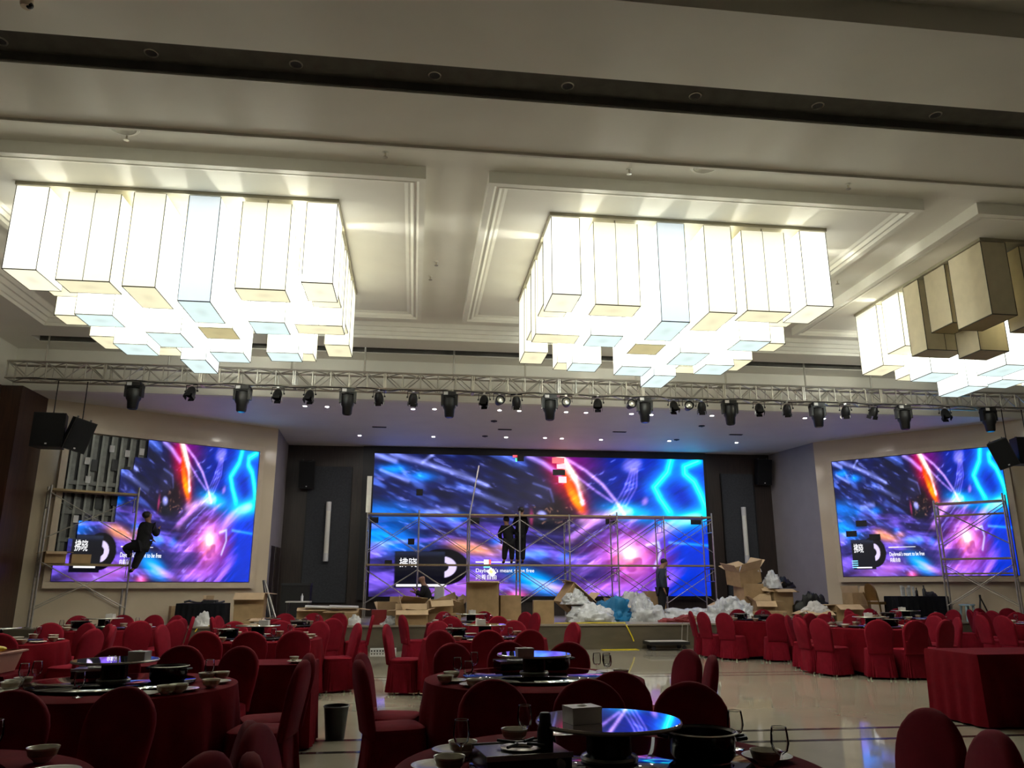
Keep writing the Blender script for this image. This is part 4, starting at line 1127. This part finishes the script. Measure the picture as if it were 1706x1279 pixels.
for k in range(5):
    t = thing('plastic_cup_stack', 'stack of clear plastic cups standing on the right stage table', 'cups', (bt2.location.x - .42 + .085 * k, bt2.location.y - .05 + .05 * (k % 2), z2), 0, 'cup stacks on the stage table')
    MB().lathe([(.028, 0), (.036, .28 - .03 * (k % 3)), (.033, .28 - .03 * (k % 3)), (.026, .01)], 14).build('cup_wall', 'plastic_film', t, True)
bottle('small dark bottle beside the cup stacks on the stage table', bt2.location.x + .04, bt2.location.y, z2, .035, .22, 'black_gloss')
bottle('tall dark bottle at the middle of the right stage table', bt2.location.x + .26, bt2.location.y, z2, .045, .28, 'dark_grey')
heap('dark bundle lying on the right stage table', 'bundle', 'cloth_bundle', (bt2.location.x + .42, bt2.location.y, z2), .16, .1, .12, 'dark_grey', 21)
# black flight case, pipes and boards at the back left
t = thing('flight_case', 'black equipment case standing before the left wall panel', 'case', at(493, 22.6))
MB().box(-.38, .38, -.25, .25, .08, .92).build('case_body', 'black', t)
MB().box(-.40, .40, -.27, .27, .92, .98).build('lid', 'dark_grey', t)
for a in (-.3, .3):
    for b in (-.18, .18): MB().cyl(.04, 0, .08, 10, m=Matrix.Translation((a, b, 0))).build('castor', 'dark_grey', t)
for k in range(4):
    tag(MB().bar((0, 0, 0), (-.25 - .06 * k, .25, 1.05), .03, 8).build('pole', 'steel' if k % 2 else 'black', None, True, at(449 + 4.5 * k, 21.6)), 'thin pole leaning on the return wall behind the cartons', 'pole', 'leaning poles')
p = at(497, 20.9)
t = thing('side_table', 'narrow white-topped table in front of the black case', 'table', p)
MB().box(-.3, .3, -.2, .2, .5, .53).build('table_top', 'white_card', t)
for a in (-.26, .26):
    for b in (-.16, .16): MB().cyl(.015, 0, .5, 8, m=Matrix.Translation((a, b, 0))).build('leg', 'steel_dark', t)
bottle('small white spray bottle on the narrow white table', p.x + .08, p.y, p.z + .532, .03, .2, 'white_plastic')
for px, y, w, lab in ((530, 20.0, .62, 'left one'), (573, 19.95, .7, 'right one')):
    tag(MB().box(-w / 2, w / 2, -.15, .15, 0, .03).build('foam_board', 'white_card', None, loc=at(px, y) + Vector((0, 0, .40)), rot=(.08, .03, .1)), 'pale board lying across the cartons at back left, ' + lab, 'board')
# gold banquet chair on the stage
t = thing('banquet_chair', 'gold framed banquet chair on the stage beside the black table', 'chair', at(1466, 20.4), -1.35)
MB().box(-.2, .2, -.2, .22, .42, .49).build('seat', 'gold', t)
R = []
for a in range(13):
    th = math.pi * a / 12; R.append((-.2 * math.cos(th), .72 + .26 * math.sin(th)))
pts = [(-.2, .52)] + R + [(.2, .52)]
b = MB(); n = len(pts)
b.rings([[(x, -.21 - (z - .5) * .22 + dy, z) for x, z in pts] for dy in (-.02, .02)]).build('backrest', 'gold', t, True)
for s in (-1, 1):
    MB().tube([(s * .19, -.34, 1.0 - .25), (s * .2, -.22, .5), (s * .2, -.16, 0.0)], .014, 6).build('leg', 'gold', t)
    MB().tube([(s * .19, .2, .45), (s * .2, .24, 0)], .014, 6).build('leg', 'gold', t)
MB().bar((-.2, .2, .2), (.2, .2, .2), .01, 6).build('stretcher', 'gold', t)
# pale stool and folding easel
t = thing('plastic_stool', 'pale blue plastic stool by the right scaffold tower', 'stool', at(1611, 19.55))
MB().lathe([(.17, .44), (.19, .43), (.19, .40)], 20, True, False).build('seat', 'blue_stool', t, True)
for k in range(4):
    a = math.pi / 4 + k * math.pi / 2
    MB().bar((.13 * math.cos(a), .13 * math.sin(a), .42), (.2 * math.cos(a), .2 * math.sin(a), 0), .028, 8).build('leg', 'blue_stool', t)
t = thing('tripod_stand', 'black folded tripod stand right of the pale stool', 'stand', at(1634, 19.45))
for dx, dy in ((-.12, -.08), (.2, -.1), (.05, .2)): MB().bar((dx, dy, 0), (.02, 0, .62), .018, 8).build('leg', 'black', t)
MB().cyl(.025, .58, .68, 10, m=Matrix.Translation((.02, 0, 0))).build('collar', 'black', t)
# yellow cable along the stage edge
e = [at(924, 19.55), at(950, 19.50), at(985, 19.6), at(1020, 19.5), at(1040, 19.42)]
pts = [tuple(q + Vector((0, 0, .02))) for q in e] + [tuple(PY(1046, 1046, 19.3)), tuple(PY(1053, 1060, 19.3)), tuple(PY(1056, 1068, 19.3))]
tag(MB().tube(pts, .016, 6).build('yellow_strap', 'yellow', None, True), 'yellow strap along the stage edge hanging down its front', 'strap')
pts = [tuple(q + Vector((0, 0, .012))) for q in (at(335, 19.45), at(360, 19.5), at(372, 19.42))]
pts = [tuple(PY(325, 1052, 19.3))] + pts + [tuple(PY(360, 1050, 19.3))]
tag(MB().tube(pts, .012, 6).build('yellow_cable', 'yellow', None, True), 'yellow cable hanging at the left stage edge', 'cable')
p0 = PZ(1035, 1083, 0)
tag(MB().box(-.45, .45, -.12, .12, 0, .01).build('yellow_paper', 'yellow', None, loc=(p0.x, 19.15, .003), rot=(0, 0, .05)), 'yellow paper sheet on the floor at the stage foot', 'paper')
# trolley
p = PZ(1097, 1079, 0)
t = thing('platform_trolley', 'flat black platform trolley with white deck before the stage', 'trolley', (p.x, 19.0, 0))
MB().box(-.5, .5, -.28, .28, .13, .20).build('deck', 'black', t); MB().box(-.47, .47, -.25, .25, .20, .212).build('deck_pad', 'tissue_box', t)
for a in (-.38, .38):
    for b in (-.2, .2): MB().cyl(.055, -.02, .02, 12, m=Matrix.Translation((a, b, .065)) @ Matrix.Rotation(math.pi / 2, 4, 'X')).build('wheel', 'dark_grey', t)
for y in (-.2, .2): MB().bar((.46, y, .2), (.50, y, .62), .012, 6).build('handle_post', 'steel', t)
# white floor grille strip at the stage foot
t = thing('floor_grille', 'white slotted grille strip at the stage foot behind a red chair', 'grille', (PZ(637, 1089, 0).x, 19.2, 0))
MB().box(-.3, .3, -.06, .06, 0, .09).build('strip', 'white_plastic', t)
for k in range(9): MB().box(-.28 + .065 * k, -.245 + .065 * k, -.064, -.06, .015, .05).build('slot', 'black', t)

# ---------------------------------------------------------------- tables
TH = .765
def round_cloth(seed, R=.9, n=112):
    r = random.Random(seed); ph = r.uniform(0, 6); R_ = []
    for k, (rad, z) in enumerate(((.0, TH), (.5, TH), (R - .02, TH), (R + .004, TH - .008), (R + .012, TH - .05), (R + .03, .55), (R + .05, .3), (R + .065, .06))):
        f = max(0, k - 4) / 3
        row = []
        for i in range(n):
            th = 2 * math.pi * i / n
            a = .036 * f * (math.sin(th * 17 + ph) + .7 * math.sin(th * 11 + 2 * ph) + .35 * math.sin(th * 29))
            row.append(((max(rad, .001) + a) * math.cos(th), (max(rad, .001) + a) * math.sin(th), z + (.02 * math.sin(th * 5 + ph) * f if k == 7 else 0)))
        R_.append(row)
    return MB().rings(R_, True, True, False)
def mk_table():
    r = bare('round_table', 'table')
    MB().cyl(.88, TH - .035, TH - .006, 40).build('table_top', 'plank', r)
    MB().cyl(.05, .04, TH - .035, 12).build('pedestal', 'steel_dark', r)
    MB().lathe([(.36, 0), (.36, .02), (.06, .06)], 20, True, True).build('base', 'steel_dark', r)
    return r
rtab = Proto(mk_table)
TB = {'T0': (-2.1, 3.3, 'front left round table'), 'T1': (.84, 3.44, 'front centre round table'), 'T2': (1.02, 6.71, 'second centre round table'), 'T3': (-2.25, 6.59, 'near left round table'),
      'T4': (-5.6, 11.7, 'far left edge round table'), 'T5': (-5.4, 15.0, 'round table below the left scaffold'), 'T6': (-2.2, 12.0, 'middle left round table'), 'T7': (-2.2, 15.6, 'left round table nearest the stage'),
      'T8': (1.07, 11.8, 'middle centre round table'), 'T9': (1.2, 16.4, 'centre round table nearest the stage'), 'T10': (7.7, 17.1, 'right round table nearest the stage'), 'T11': (8.4, 13.9, 'large right hand round table'),
      'T12': (11.35, 17.3, 'round table before the gold chair'), 'T13': (12.6, 14.4, 'right edge round table'), 'T14': (14.6, 17.2, 'farthest right round table')}
CLOTHS = [round_cloth(s).mesh('tablecloth') for s in (1, 2, 3)]
for c_ in CLOTHS:
    c_.materials.append(M['red_cloth']); c_.shade_smooth(); c_.set_sharp_from_angle(angle=math.radians(50))
for k, (n_, (x, y, ph)) in enumerate(TB.items()):
    rtab((x, y, 0), k * .7, '%s under its red cloth' % ph, 'round banquet tables')
    o = link('tablecloth', CLOTHS[k % 3], None, (x, y, 0), (0, 0, k * .9))
    tag(o, 'dark red cloth draped over the %s' % ph, 'tablecloth', 'red round tablecloths')
covered_table('rectangular table with red cloth behind the near left round table', (-1.85, 8.36, 0), 0, 1.8, .62, TH, 'red_cloth', 'buffet_table')
covered_table('rectangular red covered table at the right photo edge', (7.35, 8.72, 0), .0, 2.3, .9, TH, 'red_cloth', 'buffet_table')
covered_table('red covered side table under the pink tub', (-3.98, 7.62, 0), 0, 1.2, .6, TH, 'red_cloth', 'side_table')

# ---------------------------------------------------------------- covered chairs
def mk_chair():
    r = bare('banquet_chair', 'chair')
    half = [(.195, .40), (.20, .50), (.212, .62), (.222, .71), (.221, .77), (.208, .825), (.18, .87), (.14, .908), (.095, .934), (.048, .949), (0, .954)]
    out = half + [(-x, z) for x, z in half[-2::-1]]
    cz = .66; R = []
    for dy, s in ((-.034, .90), (-.026, .965), (-.012, 1.0), (.012, 1.0), (.026, .965), (.034, .90)):
        R.append([(x * s, -.205 - max(0, z - .42) * .17 + dy, cz + (z - cz) * s) for x, z in out])
    MB().rings(R).build('backrest', 'red_cover', r, True)
    def sq(hw, hd, z, n=40, amp=0.0, k=0.0):
        row = []
        for i in range(n):
            th = 2 * math.pi * i / n; c_, s_ = math.cos(th), math.sin(th)
            e = .22
            x = hw * math.copysign(abs(c_) ** (2 * e), c_); y = hd * math.copysign(abs(s_) ** (2 * e), s_)
            a = 1 + amp * (1 if i % 2 else -1) + k * math.sin(th * 9)
            row.append((x * a, y * a, z))
        return row
    MB().rings([sq(.20, .205, .40), sq(.212, .215, .43), sq(.208, .212, .465), sq(.18, .19, .478), sq(.06, .06, .484)]).build('seat', 'red_cover', r, True)
    MB().rings([sq(.210, .214, .435, 56), sq(.214, .218, .40, 56, .008), sq(.222, .226, .22, 56, .03), sq(.237, .242, .035, 56, .045, .012)], True, False, False).build('skirt', 'red_cover', r, True)
    for a in (-.18, .18):
        for b in (-.18, .18): MB().bar((a, b, 0), (a * .95, b * .95, .4), .014, 8).build('leg', 'chair_leg', r)
    return r
chair = Proto(mk_chair)
CH = {
 'T0': [(-2.75, 4.62), (-2.12, 4.72), (-1.62, 4.82), (-.92, 3.47), (-.94, 3.08)],
 'T1': [(.59, 4.90), (1.04, 4.86), (1.30, 5.18), (1.62, 4.66), (-.52, 3.46), (-.48, 2.93), (2.36, 3.54), (2.26, 3.02)],
 'T2': [(-.31, 6.36), (-.22, 6.92), (2.38, 6.92), (2.36, 6.47), (1.47, 8.0), (.54, 7.98), (.98, 8.12)],
 'T3': [(-2.62, 7.72), (-2.18, 7.86), (-1.69, 7.70), (-.86, 6.94), (-.90, 6.38), (-3.5, 6.2)],
 'T4': [(-5.45, 13.1), (-4.98, 12.95), (-4.58, 12.5), (-4.25, 11.9), (-4.2, 11.35), (-4.9, 10.35), (-6.5, 13.0), (-6.9, 12.6)],
 'T5': [(-5.5, 16.4), (-5.0, 16.35), (-4.55, 16.1), (-4.05, 15.4), (-4.0, 14.6), (-3.95, 14.05), (-4.4, 13.75), (-6.3, 16.2)],
 'T6': [(-2.5, 10.5), (-2.02, 10.42), (-1.55, 10.55), (-2.1, 13.35), (-1.5, 13.25), (-.90, 12.4), (-2.75, 13.2), (-3.5, 12.3)],
 'T7': [(-3.5, 15.3), (-3.5, 15.7), (-2.03, 17.0), (-1.62, 16.9), (-.82, 15.8), (-1.42, 14.45), (-2.5, 17.0), (-2.3, 14.2)],
 'T8': [(.50, 10.42), (.97, 10.5), (1.42, 10.5), (-.29, 12.0), (2.48, 12.3), (.45, 13.1), (1.10, 13.25), (1.65, 13.1)],
 'T9': [(-.17, 15.9), (.72, 17.75), (1.6, 17.78), (2.58, 16.8), (.75, 15.05), (1.6, 15.05), (2.45, 17.3)],
 'T10': [(6.25, 17.35), (6.3, 16.95), (6.62, 16.3), (7.8, 18.5), (8.35, 18.4), (7.45, 15.75), (8.15, 15.8), (8.9, 16.5)],
 'T11': [(6.98, 13.75), (7.05, 13.25), (7.55, 15.05), (8.3, 15.3), (8.85, 15.25), (7.72, 12.62), (8.3, 12.5), (8.9, 12.6), (9.7, 13.4), (9.75, 14.1), (7.3, 14.75)],
 'T12': [(10.75, 18.5), (11.35, 18.6), (11.95, 18.5), (11.1, 15.95), (10.0, 17.2), (12.65, 17.6), (12.55, 16.8)],
 'T13': [(11.3, 14.6), (11.35, 14.1), (12.1, 15.6), (12.9, 15.75), (11.55, 13.5)],
 'T14': [(13.35, 17.6), (13.4, 16.9), (14.2, 18.4), (14.9, 18.4), (14.0, 16.0)]}
SEATS = []
for n_, L in CH.items():
    cx_, cy_, ph = TB[n_]
    for (x, y) in L:
        v = Vector((x - cx_, y - cy_)); r_ = max(v.length, 1.43) - .27
        SEATS.append([Vector((cx_, cy_)) + v.normalized() * r_, n_])
ALLT = [Vector((x, y)) for x, y, ph in TB.values()]
RECT = [(-2.8, -.9, 8.0, 8.7), (6.15, 8.55, 8.22, 9.22), (-4.6, -3.35, 7.28, 7.95)]
for it in range(60):
    for a in range(len(SEATS)):
        for b in range(a):
            d = SEATS[a][0] - SEATS[b][0]
            if d.length < .475:
                k = d.normalized() * (.475 - d.length) * .5; SEATS[a][0] += k; SEATS[b][0] -= k
        for c_ in ALLT:
            d = SEATS[a][0] - c_
            if d.length < 1.165: SEATS[a][0] = c_ + d.normalized() * 1.165
for p, n_ in SEATS:
    cx_, cy_, ph = TB[n_]
    d = (Vector((cx_, cy_)) - p).normalized()
    ang = math.atan2(d.y, d.x) - math.pi / 2 + random.uniform(-.10, .10)
    rel = math.degrees(math.atan2(-d.y, -d.x))
    side = 'near' if -135 < rel < -45 else 'far' if 45 < rel < 135 else 'right' if abs(rel) <= 45 else 'left'
    chair((p.x, p.y, 0), ang, 'red chair on %s side of %s' % (side, ph), 'red covered chairs at the %s' % ph)

# ---------------------------------------------------------------- tableware
def mk_turn():
    r = bare('glass_turntable', 'turntable')
    MB().lathe([(.0, .160), (.300, .160), (.305, .155), (.305, .148), (.300, .143), (.0, .143)], 64).build('glass_top', 'table_glass', r, True)
    MB().lathe([(.306, .159), (.309, .1515), (.306, .144)], 64).build('polished_rim', 'aluminium', r, True)
    MB().lathe([(.115, .0), (.115, .02), (.095, .03), (.095, .125), (.105, .14), (.0, .14)], 32, True).build('pedestal', 'black_gloss', r, True)
    MB().lathe([(.118, .0), (.122, .012), (.116, .022)], 32).build('base_ring', 'steel', r, True)
    return r
LZ = .028
def mk_lazy():
    r = bare('lazy_susan', 'turntable')
    MB().lathe([(.0, .014), (.20, .012), (.585, .012), (.59, .016), (.59, .022), (.585, .026), (.0, .026)], 72).build('black_disc', 'black_mirror', r, True)
    MB().lathe([(.0, .0), (.22, .0), (.22, .013), (.0, .013)], 32).build('swivel_base', 'steel_dark', r)
    return r
lazy = Proto(mk_lazy)
turn = Proto(mk_turn)
def mk_tissue():
    r = bare('tissue_box', 'tissue box')
    MB().box(-.066, .066, -.05, .05, 0, .062).build('box_body', 'tissue_box', r)
    MB().box(-.067, .067, -.051, .051, .05, .064).build('lid', 'tissue_box', r)
    MB().lathe([(.025, .0645), (.016, .069), (.004, .071)], 12).build('opening', 'white_card', r)
    return r
tissue = Proto(mk_tissue)
def mk_bowl():
    r = bare('bowl', 'bowl')
    MB().lathe([(.0, .004), (.03, .0), (.035, .008), (.055, .025), (.064, .055), (.066, .06), (.062, .058), (.05, .026), (.0, .014)], 22).build('bowl_body', 'ceramic', r, True)
    MB().lathe([(.0561, .0265), (.0633, .050), (.0637, .052)], 22).build('painted_band', 'ceramic_dark', r, True)
    return r
bowl = Proto(mk_bowl)
def mk_plate():
    r = bare('plate', 'plate')
    MB().lathe([(.0, .003), (.06, .0), (.065, .006), (.105, .016), (.108, .019), (.104, .02), (.062, .010), (.0, .008)], 26).build('plate_body', 'ceramic', r, True)
    MB().lathe([(.0965, .0185), (.104, .0207), (.107, .0197)], 26).build('rim_line', 'ceramic', r, True)
    return r
plate = Proto(mk_plate)
def mk_wine():
    r = bare('wine_glass', 'glass')
    MB().lathe([(.0, .002), (.034, .0), (.034, .003), (.006, .010)], 20).build('foot', 'drink_glass', r, True)
    MB().lathe([(.006, .010), (.004, .03), (.005, .055), (.010, .060)], 12).build('stem', 'drink_glass', r, True)
    MB().lathe([(.006, .058), (.030, .075), (.038, .105), (.035, .14), (.031, .165), (.029, .165), (.033, .14), (.035, .105), (.027, .078), (.0, .064)], 24).build('glass_bowl', 'drink_glass', r, True)
    MB().lathe([(.031, .1645), (.030, .167), (.029, .1645)], 24).build('rim', 'lens', r, True)
    return r
wine = Proto(mk_wine)
def mk_pot():
    r = bare('hot_pot', 'pot')
    MB().lathe([(.0, .0), (.12, .0), (.135, .02), (.14, .10), (.146, .105), (.142, .108), (.132, .10), (.125, .03), (.0, .02)], 28).build('pot_body', 'black_gloss', r, True)
    MB().lathe([(.143, .102), (.150, .107), (.143, .111)], 28).build('rim', 'steel', r, True)
    for s in (-1, 1): MB().tube([(s * .14, -.04, .085), (s * .18, -.03, .09), (s * .18, .03, .09), (s * .14, .04, .085)], .008, 6).build('handle', 'black', r)
    return r
pot = Proto(mk_pot)
def mk_stove():
    r = bare('gas_stove', 'stove')
    MB().box(-.17, .17, -.13, .13, 0, .07).build('stove_body', 'black_gloss', r)
    MB().box(-.175, .175, -.135, -.13, .055, .075).build('front_trim', 'steel', r); MB().box(-.175, .175, .13, .135, .055, .075).build('rear_trim', 'steel', r)
    MB().lathe([(.08, .07), (.085, .078), (.05, .08), (.045, .072)], 20).build('burner_ring', 'steel', r, True)
    for k in range(4):
        a = k * math.pi / 2 + .785
        MB().bar((.03 * math.cos(a), .03 * math.sin(a), .092), (.11 * math.cos(a), .11 * math.sin(a), .092), .006, 6).build('pan_support', 'black', r)
    MB().cyl(.018, -.15, -.13, 12, m=Matrix.Translation((.12, 0, .035)) @ Matrix.Rotation(math.pi / 2, 4, 'X') @ Matrix.Translation((0, 0, .28))).build('knob', 'steel', r)
    return r
stove = Proto(mk_stove)
def on(px, py, z=TH): p = PZ(px, py, z); return (p.x, p.y, z + .002)
for n_ in ('T1', 'T2', 'T3'):
    x, y, ph = TB[n_]
    lazy((x, y, TH + .001), 0, 'flat black turntable disc on the %s' % ph)
    turn((x, y, TH + LZ), 0, 'raised round glass turntable on the %s' % ph)
    q = {'T1': (970, 1203, .25), 'T2': (874, 1093, .1), 'T3': (232, 1099, -.2)}[n_]
    p = PZ(q[0], q[1], TH + LZ + .161)
    tissue((p.x, p.y, TH + LZ + .161), q[2], 'grey tissue box standing on the glass turntable of the %s' % ph)
near = {'T1': dict(bowl=[(812, 1262), (792, 1285), (1262, 1275), (1100, 1290), (906, 1249)], plate=[(848, 1263), (965, 1247), (1275, 1266), (880, 1280)], wine=[(817, 1270), (881, 1238), (1228, 1248), (1303, 1284)], pot=[(1160, 1276)], stove=[(955, 1284)]),
        'T2': dict(bowl=[(738, 1139), (766, 1150), (752, 1132), (1035, 1128)], plate=[(744, 1150), (780, 1135), (1005, 1122), (975, 1142)], wine=[(767, 1131), (780, 1139), (803, 1121), (983, 1126), (995, 1121), (1011, 1121)], pot=[(934, 1118)], stove=[(852, 1118)]),
        'T3': dict(bowl=[(281, 1158), (336, 1134), (368, 1132), (362, 1146), (308, 1156), (45, 1146), (92, 1142), (20, 1150)], plate=[(381, 1138), (338, 1154), (250, 1162), (8, 1152), (70, 1152)], wine=[(347, 1136), (91, 1140), (51, 1144), (129, 1162), (183, 1128)], pot=[(296, 1140)], stove=[(150, 1130)])}
word = dict(bowl='white patterned bowl on the', plate='white plate on the', wine='stemmed wine glass on the', pot='black pot with steel rim on the', stove='black gas stove with steel trim on the')
fn = dict(bowl=bowl, plate=plate, wine=wine, pot=pot, stove=stove)
for n_, D_ in near.items():
    for k_, L in D_.items():
        for px, py in L:
            x, y, z = on(px, py)
            cx_, cy_, ph = TB[n_]
            v = Vector((x - cx_, y - cy_))
            lim = .82 if k_ in ('bowl', 'wine') else .76
            if v.length > lim: v = v.normalized() * lim; x, y = cx_ + v.x, cy_ + v.y
            if k_ in ('pot', 'stove'):
                v = (v if v.length > .01 else Vector((1, 0))).normalized() * .40; x, y = cx_ + v.x, cy_ + v.y; z += LZ
            else:
                need = {'bowl': .67, 'plate': .72, 'wine': .64}[k_]
                if v.length < need: v = v.normalized() * need; x, y = cx_ + v.x, cy_ + v.y
            fn[k_]((x, y, z), random.uniform(-.4, .4) if k_ != 'stove' else .15, '%s %s' % (word[k_], TB[n_][2]), 'tableware of the ' + TB[n_][2])
# thermos bottle on the front table
p = PZ(909, 1292, TH)
t = thing('thermos_bottle', 'dark thermos bottle standing on the front centre round table', 'bottle', (p.x, p.y, TH + LZ))
MB().lathe([(.031, 0), (.033, .02), (.033, .145), (.024, .17), (.022, .175)], 20, True, False).build('flask_body', 'black', t, True)
MB().lathe([(.024, .172), (.024, .2), (.018, .208), (.0, .209)], 18).build('stopper', 'dark_grey', t, True)
# tableware on the farther tables
for n_ in ('T0', 'T4', 'T5', 'T6', 'T7', 'T8', 'T9', 'T10', 'T11', 'T12', 'T13'):
    x, y, ph = TB[n_]; r = random.Random(n_)
    lazy((x, y, TH + .001), 0, 'flat black turntable disc on the %s' % ph)
    if n_ in ('T5', 'T6', 'T8', 'T9', 'T11', 'T4', 'T12'):
        turn((x, y, TH + LZ), 0, 'raised round glass turntable on the %s' % ph)
        tissue((x + r.uniform(-.1, .1), y + r.uniform(-.1, .1), TH + LZ + .161), r.uniform(-.5, .5), 'tissue box standing on the turntable of the %s' % ph)
    else:
        stove((x + .1, y, TH + LZ), .2, 'black gas stove with steel trim on the %s' % ph)
    pot((x + (-.42 if n_ != 'T11' else .42), y + .05, TH + LZ), r.uniform(0, 3), 'black pot with steel rim on the %s' % ph)
    for k in range(9):
        a = 2 * math.pi * k / 9 + r.uniform(-.1, .1); ra = .76
        bowl((x + ra * math.cos(a), y + ra * math.sin(a), TH + .002), 0, 'white patterned bowl on the %s' % ph, 'tableware of the ' + ph)
        if k % 2 == 0: plate((x + .74 * math.cos(a + .32), y + .74 * math.sin(a + .32), TH + .002), 0, 'white plate on the %s' % ph, 'tableware of the ' + ph)
        else: wine((x + .66 * math.cos(a + .3), y + .66 * math.sin(a + .3), TH + .002), 0, 'stemmed wine glass on the %s' % ph, 'tableware of the ' + ph)
plate((-1.1, 8.22, TH + .003), 0, 'white plate on the red rectangular table behind the near left table')
bowl((-1.14, 8.22, TH + .02), 0, 'white bowl on the plate of the red rectangular table', scale=(.7, .7, .7))
# pink tub
p = PZ(50, 1086, TH + .19)
t = thing('plastic_tub', 'pink plastic tub at the left photo edge holding dishes', 'tub', (-3.98, 7.62, TH + .003))
def rr(hw, hd, z): return [(x, y, z) for x, y in ((-hw, -hd + .03), (-hw + .03, -hd), (hw - .03, -hd), (hw, -hd + .03), (hw, hd - .03), (hw - .03, hd), (-hw + .03, hd), (-hw, hd - .03))]
MB().rings([rr(.46, .22, 0), rr(.50, .25, .17), rr(.485, .235, .17), rr(.445, .205, .01)], True, True, True).build('tub_wall', 'pink_tub', t)
MB().rings([rr(.50, .25, .155), rr(.53, .28, .165), rr(.53, .28, .175), rr(.49, .24, .178)], True, False, False).build('rim', 'pink_tub', t)
tag(MB().ball((0, 0, 0), (.09, .05, .025), 12, 8).build('yellow_cloth', 'yellow', None, True, (-3.58, 7.55, TH + .205)), 'small yellow cloth on the rim of the pink tub', 'cloth')
# waste bin
t = thing('waste_bin', 'black waste bin beside the red rectangular table', 'bin', (-.74, 8.62, 0))
MB().lathe([(.0, .0), (.095, .0), (.125, .30), (.130, .305), (.130, .315), (.120, .315), (.09, .02), (.0, .015)], 24).build('bin_body', 'black', t, True)
MB().lathe([(.127, .30), (.136, .308), (.127, .317)], 24).build('rim', 'dark_grey', t, True)

# ---------------------------------------------------------------- which one: place among alike things
ORD = ['first', 'second', 'third', 'fourth', 'fifth', 'sixth', 'seventh', 'eighth', 'ninth', 'tenth', 'eleventh', 'twelfth', 'thirteenth', 'fourteenth', 'fifteenth', 'sixteenth', 'seventeenth', 'eighteenth', 'nineteenth', 'twentieth']
bpy.context.view_layer.update()
groups = {}
for o, lab in PENDING: groups.setdefault(lab, []).append(o)
for lab, L in groups.items():
    if len(L) == 1: L[0]['label'] = lab; continue
    L.sort(key=lambda o: project(o.matrix_world.translation)[0])
    for k, o in enumerate(L):
        if len(L) == 2: w = ('left one', 'right one')[k]
        elif k == 0: w = 'leftmost'
        elif k == len(L) - 1: w = 'rightmost'
        else: w = ORD[k] + ' from left'
        o['label'] = lab + ', ' + w
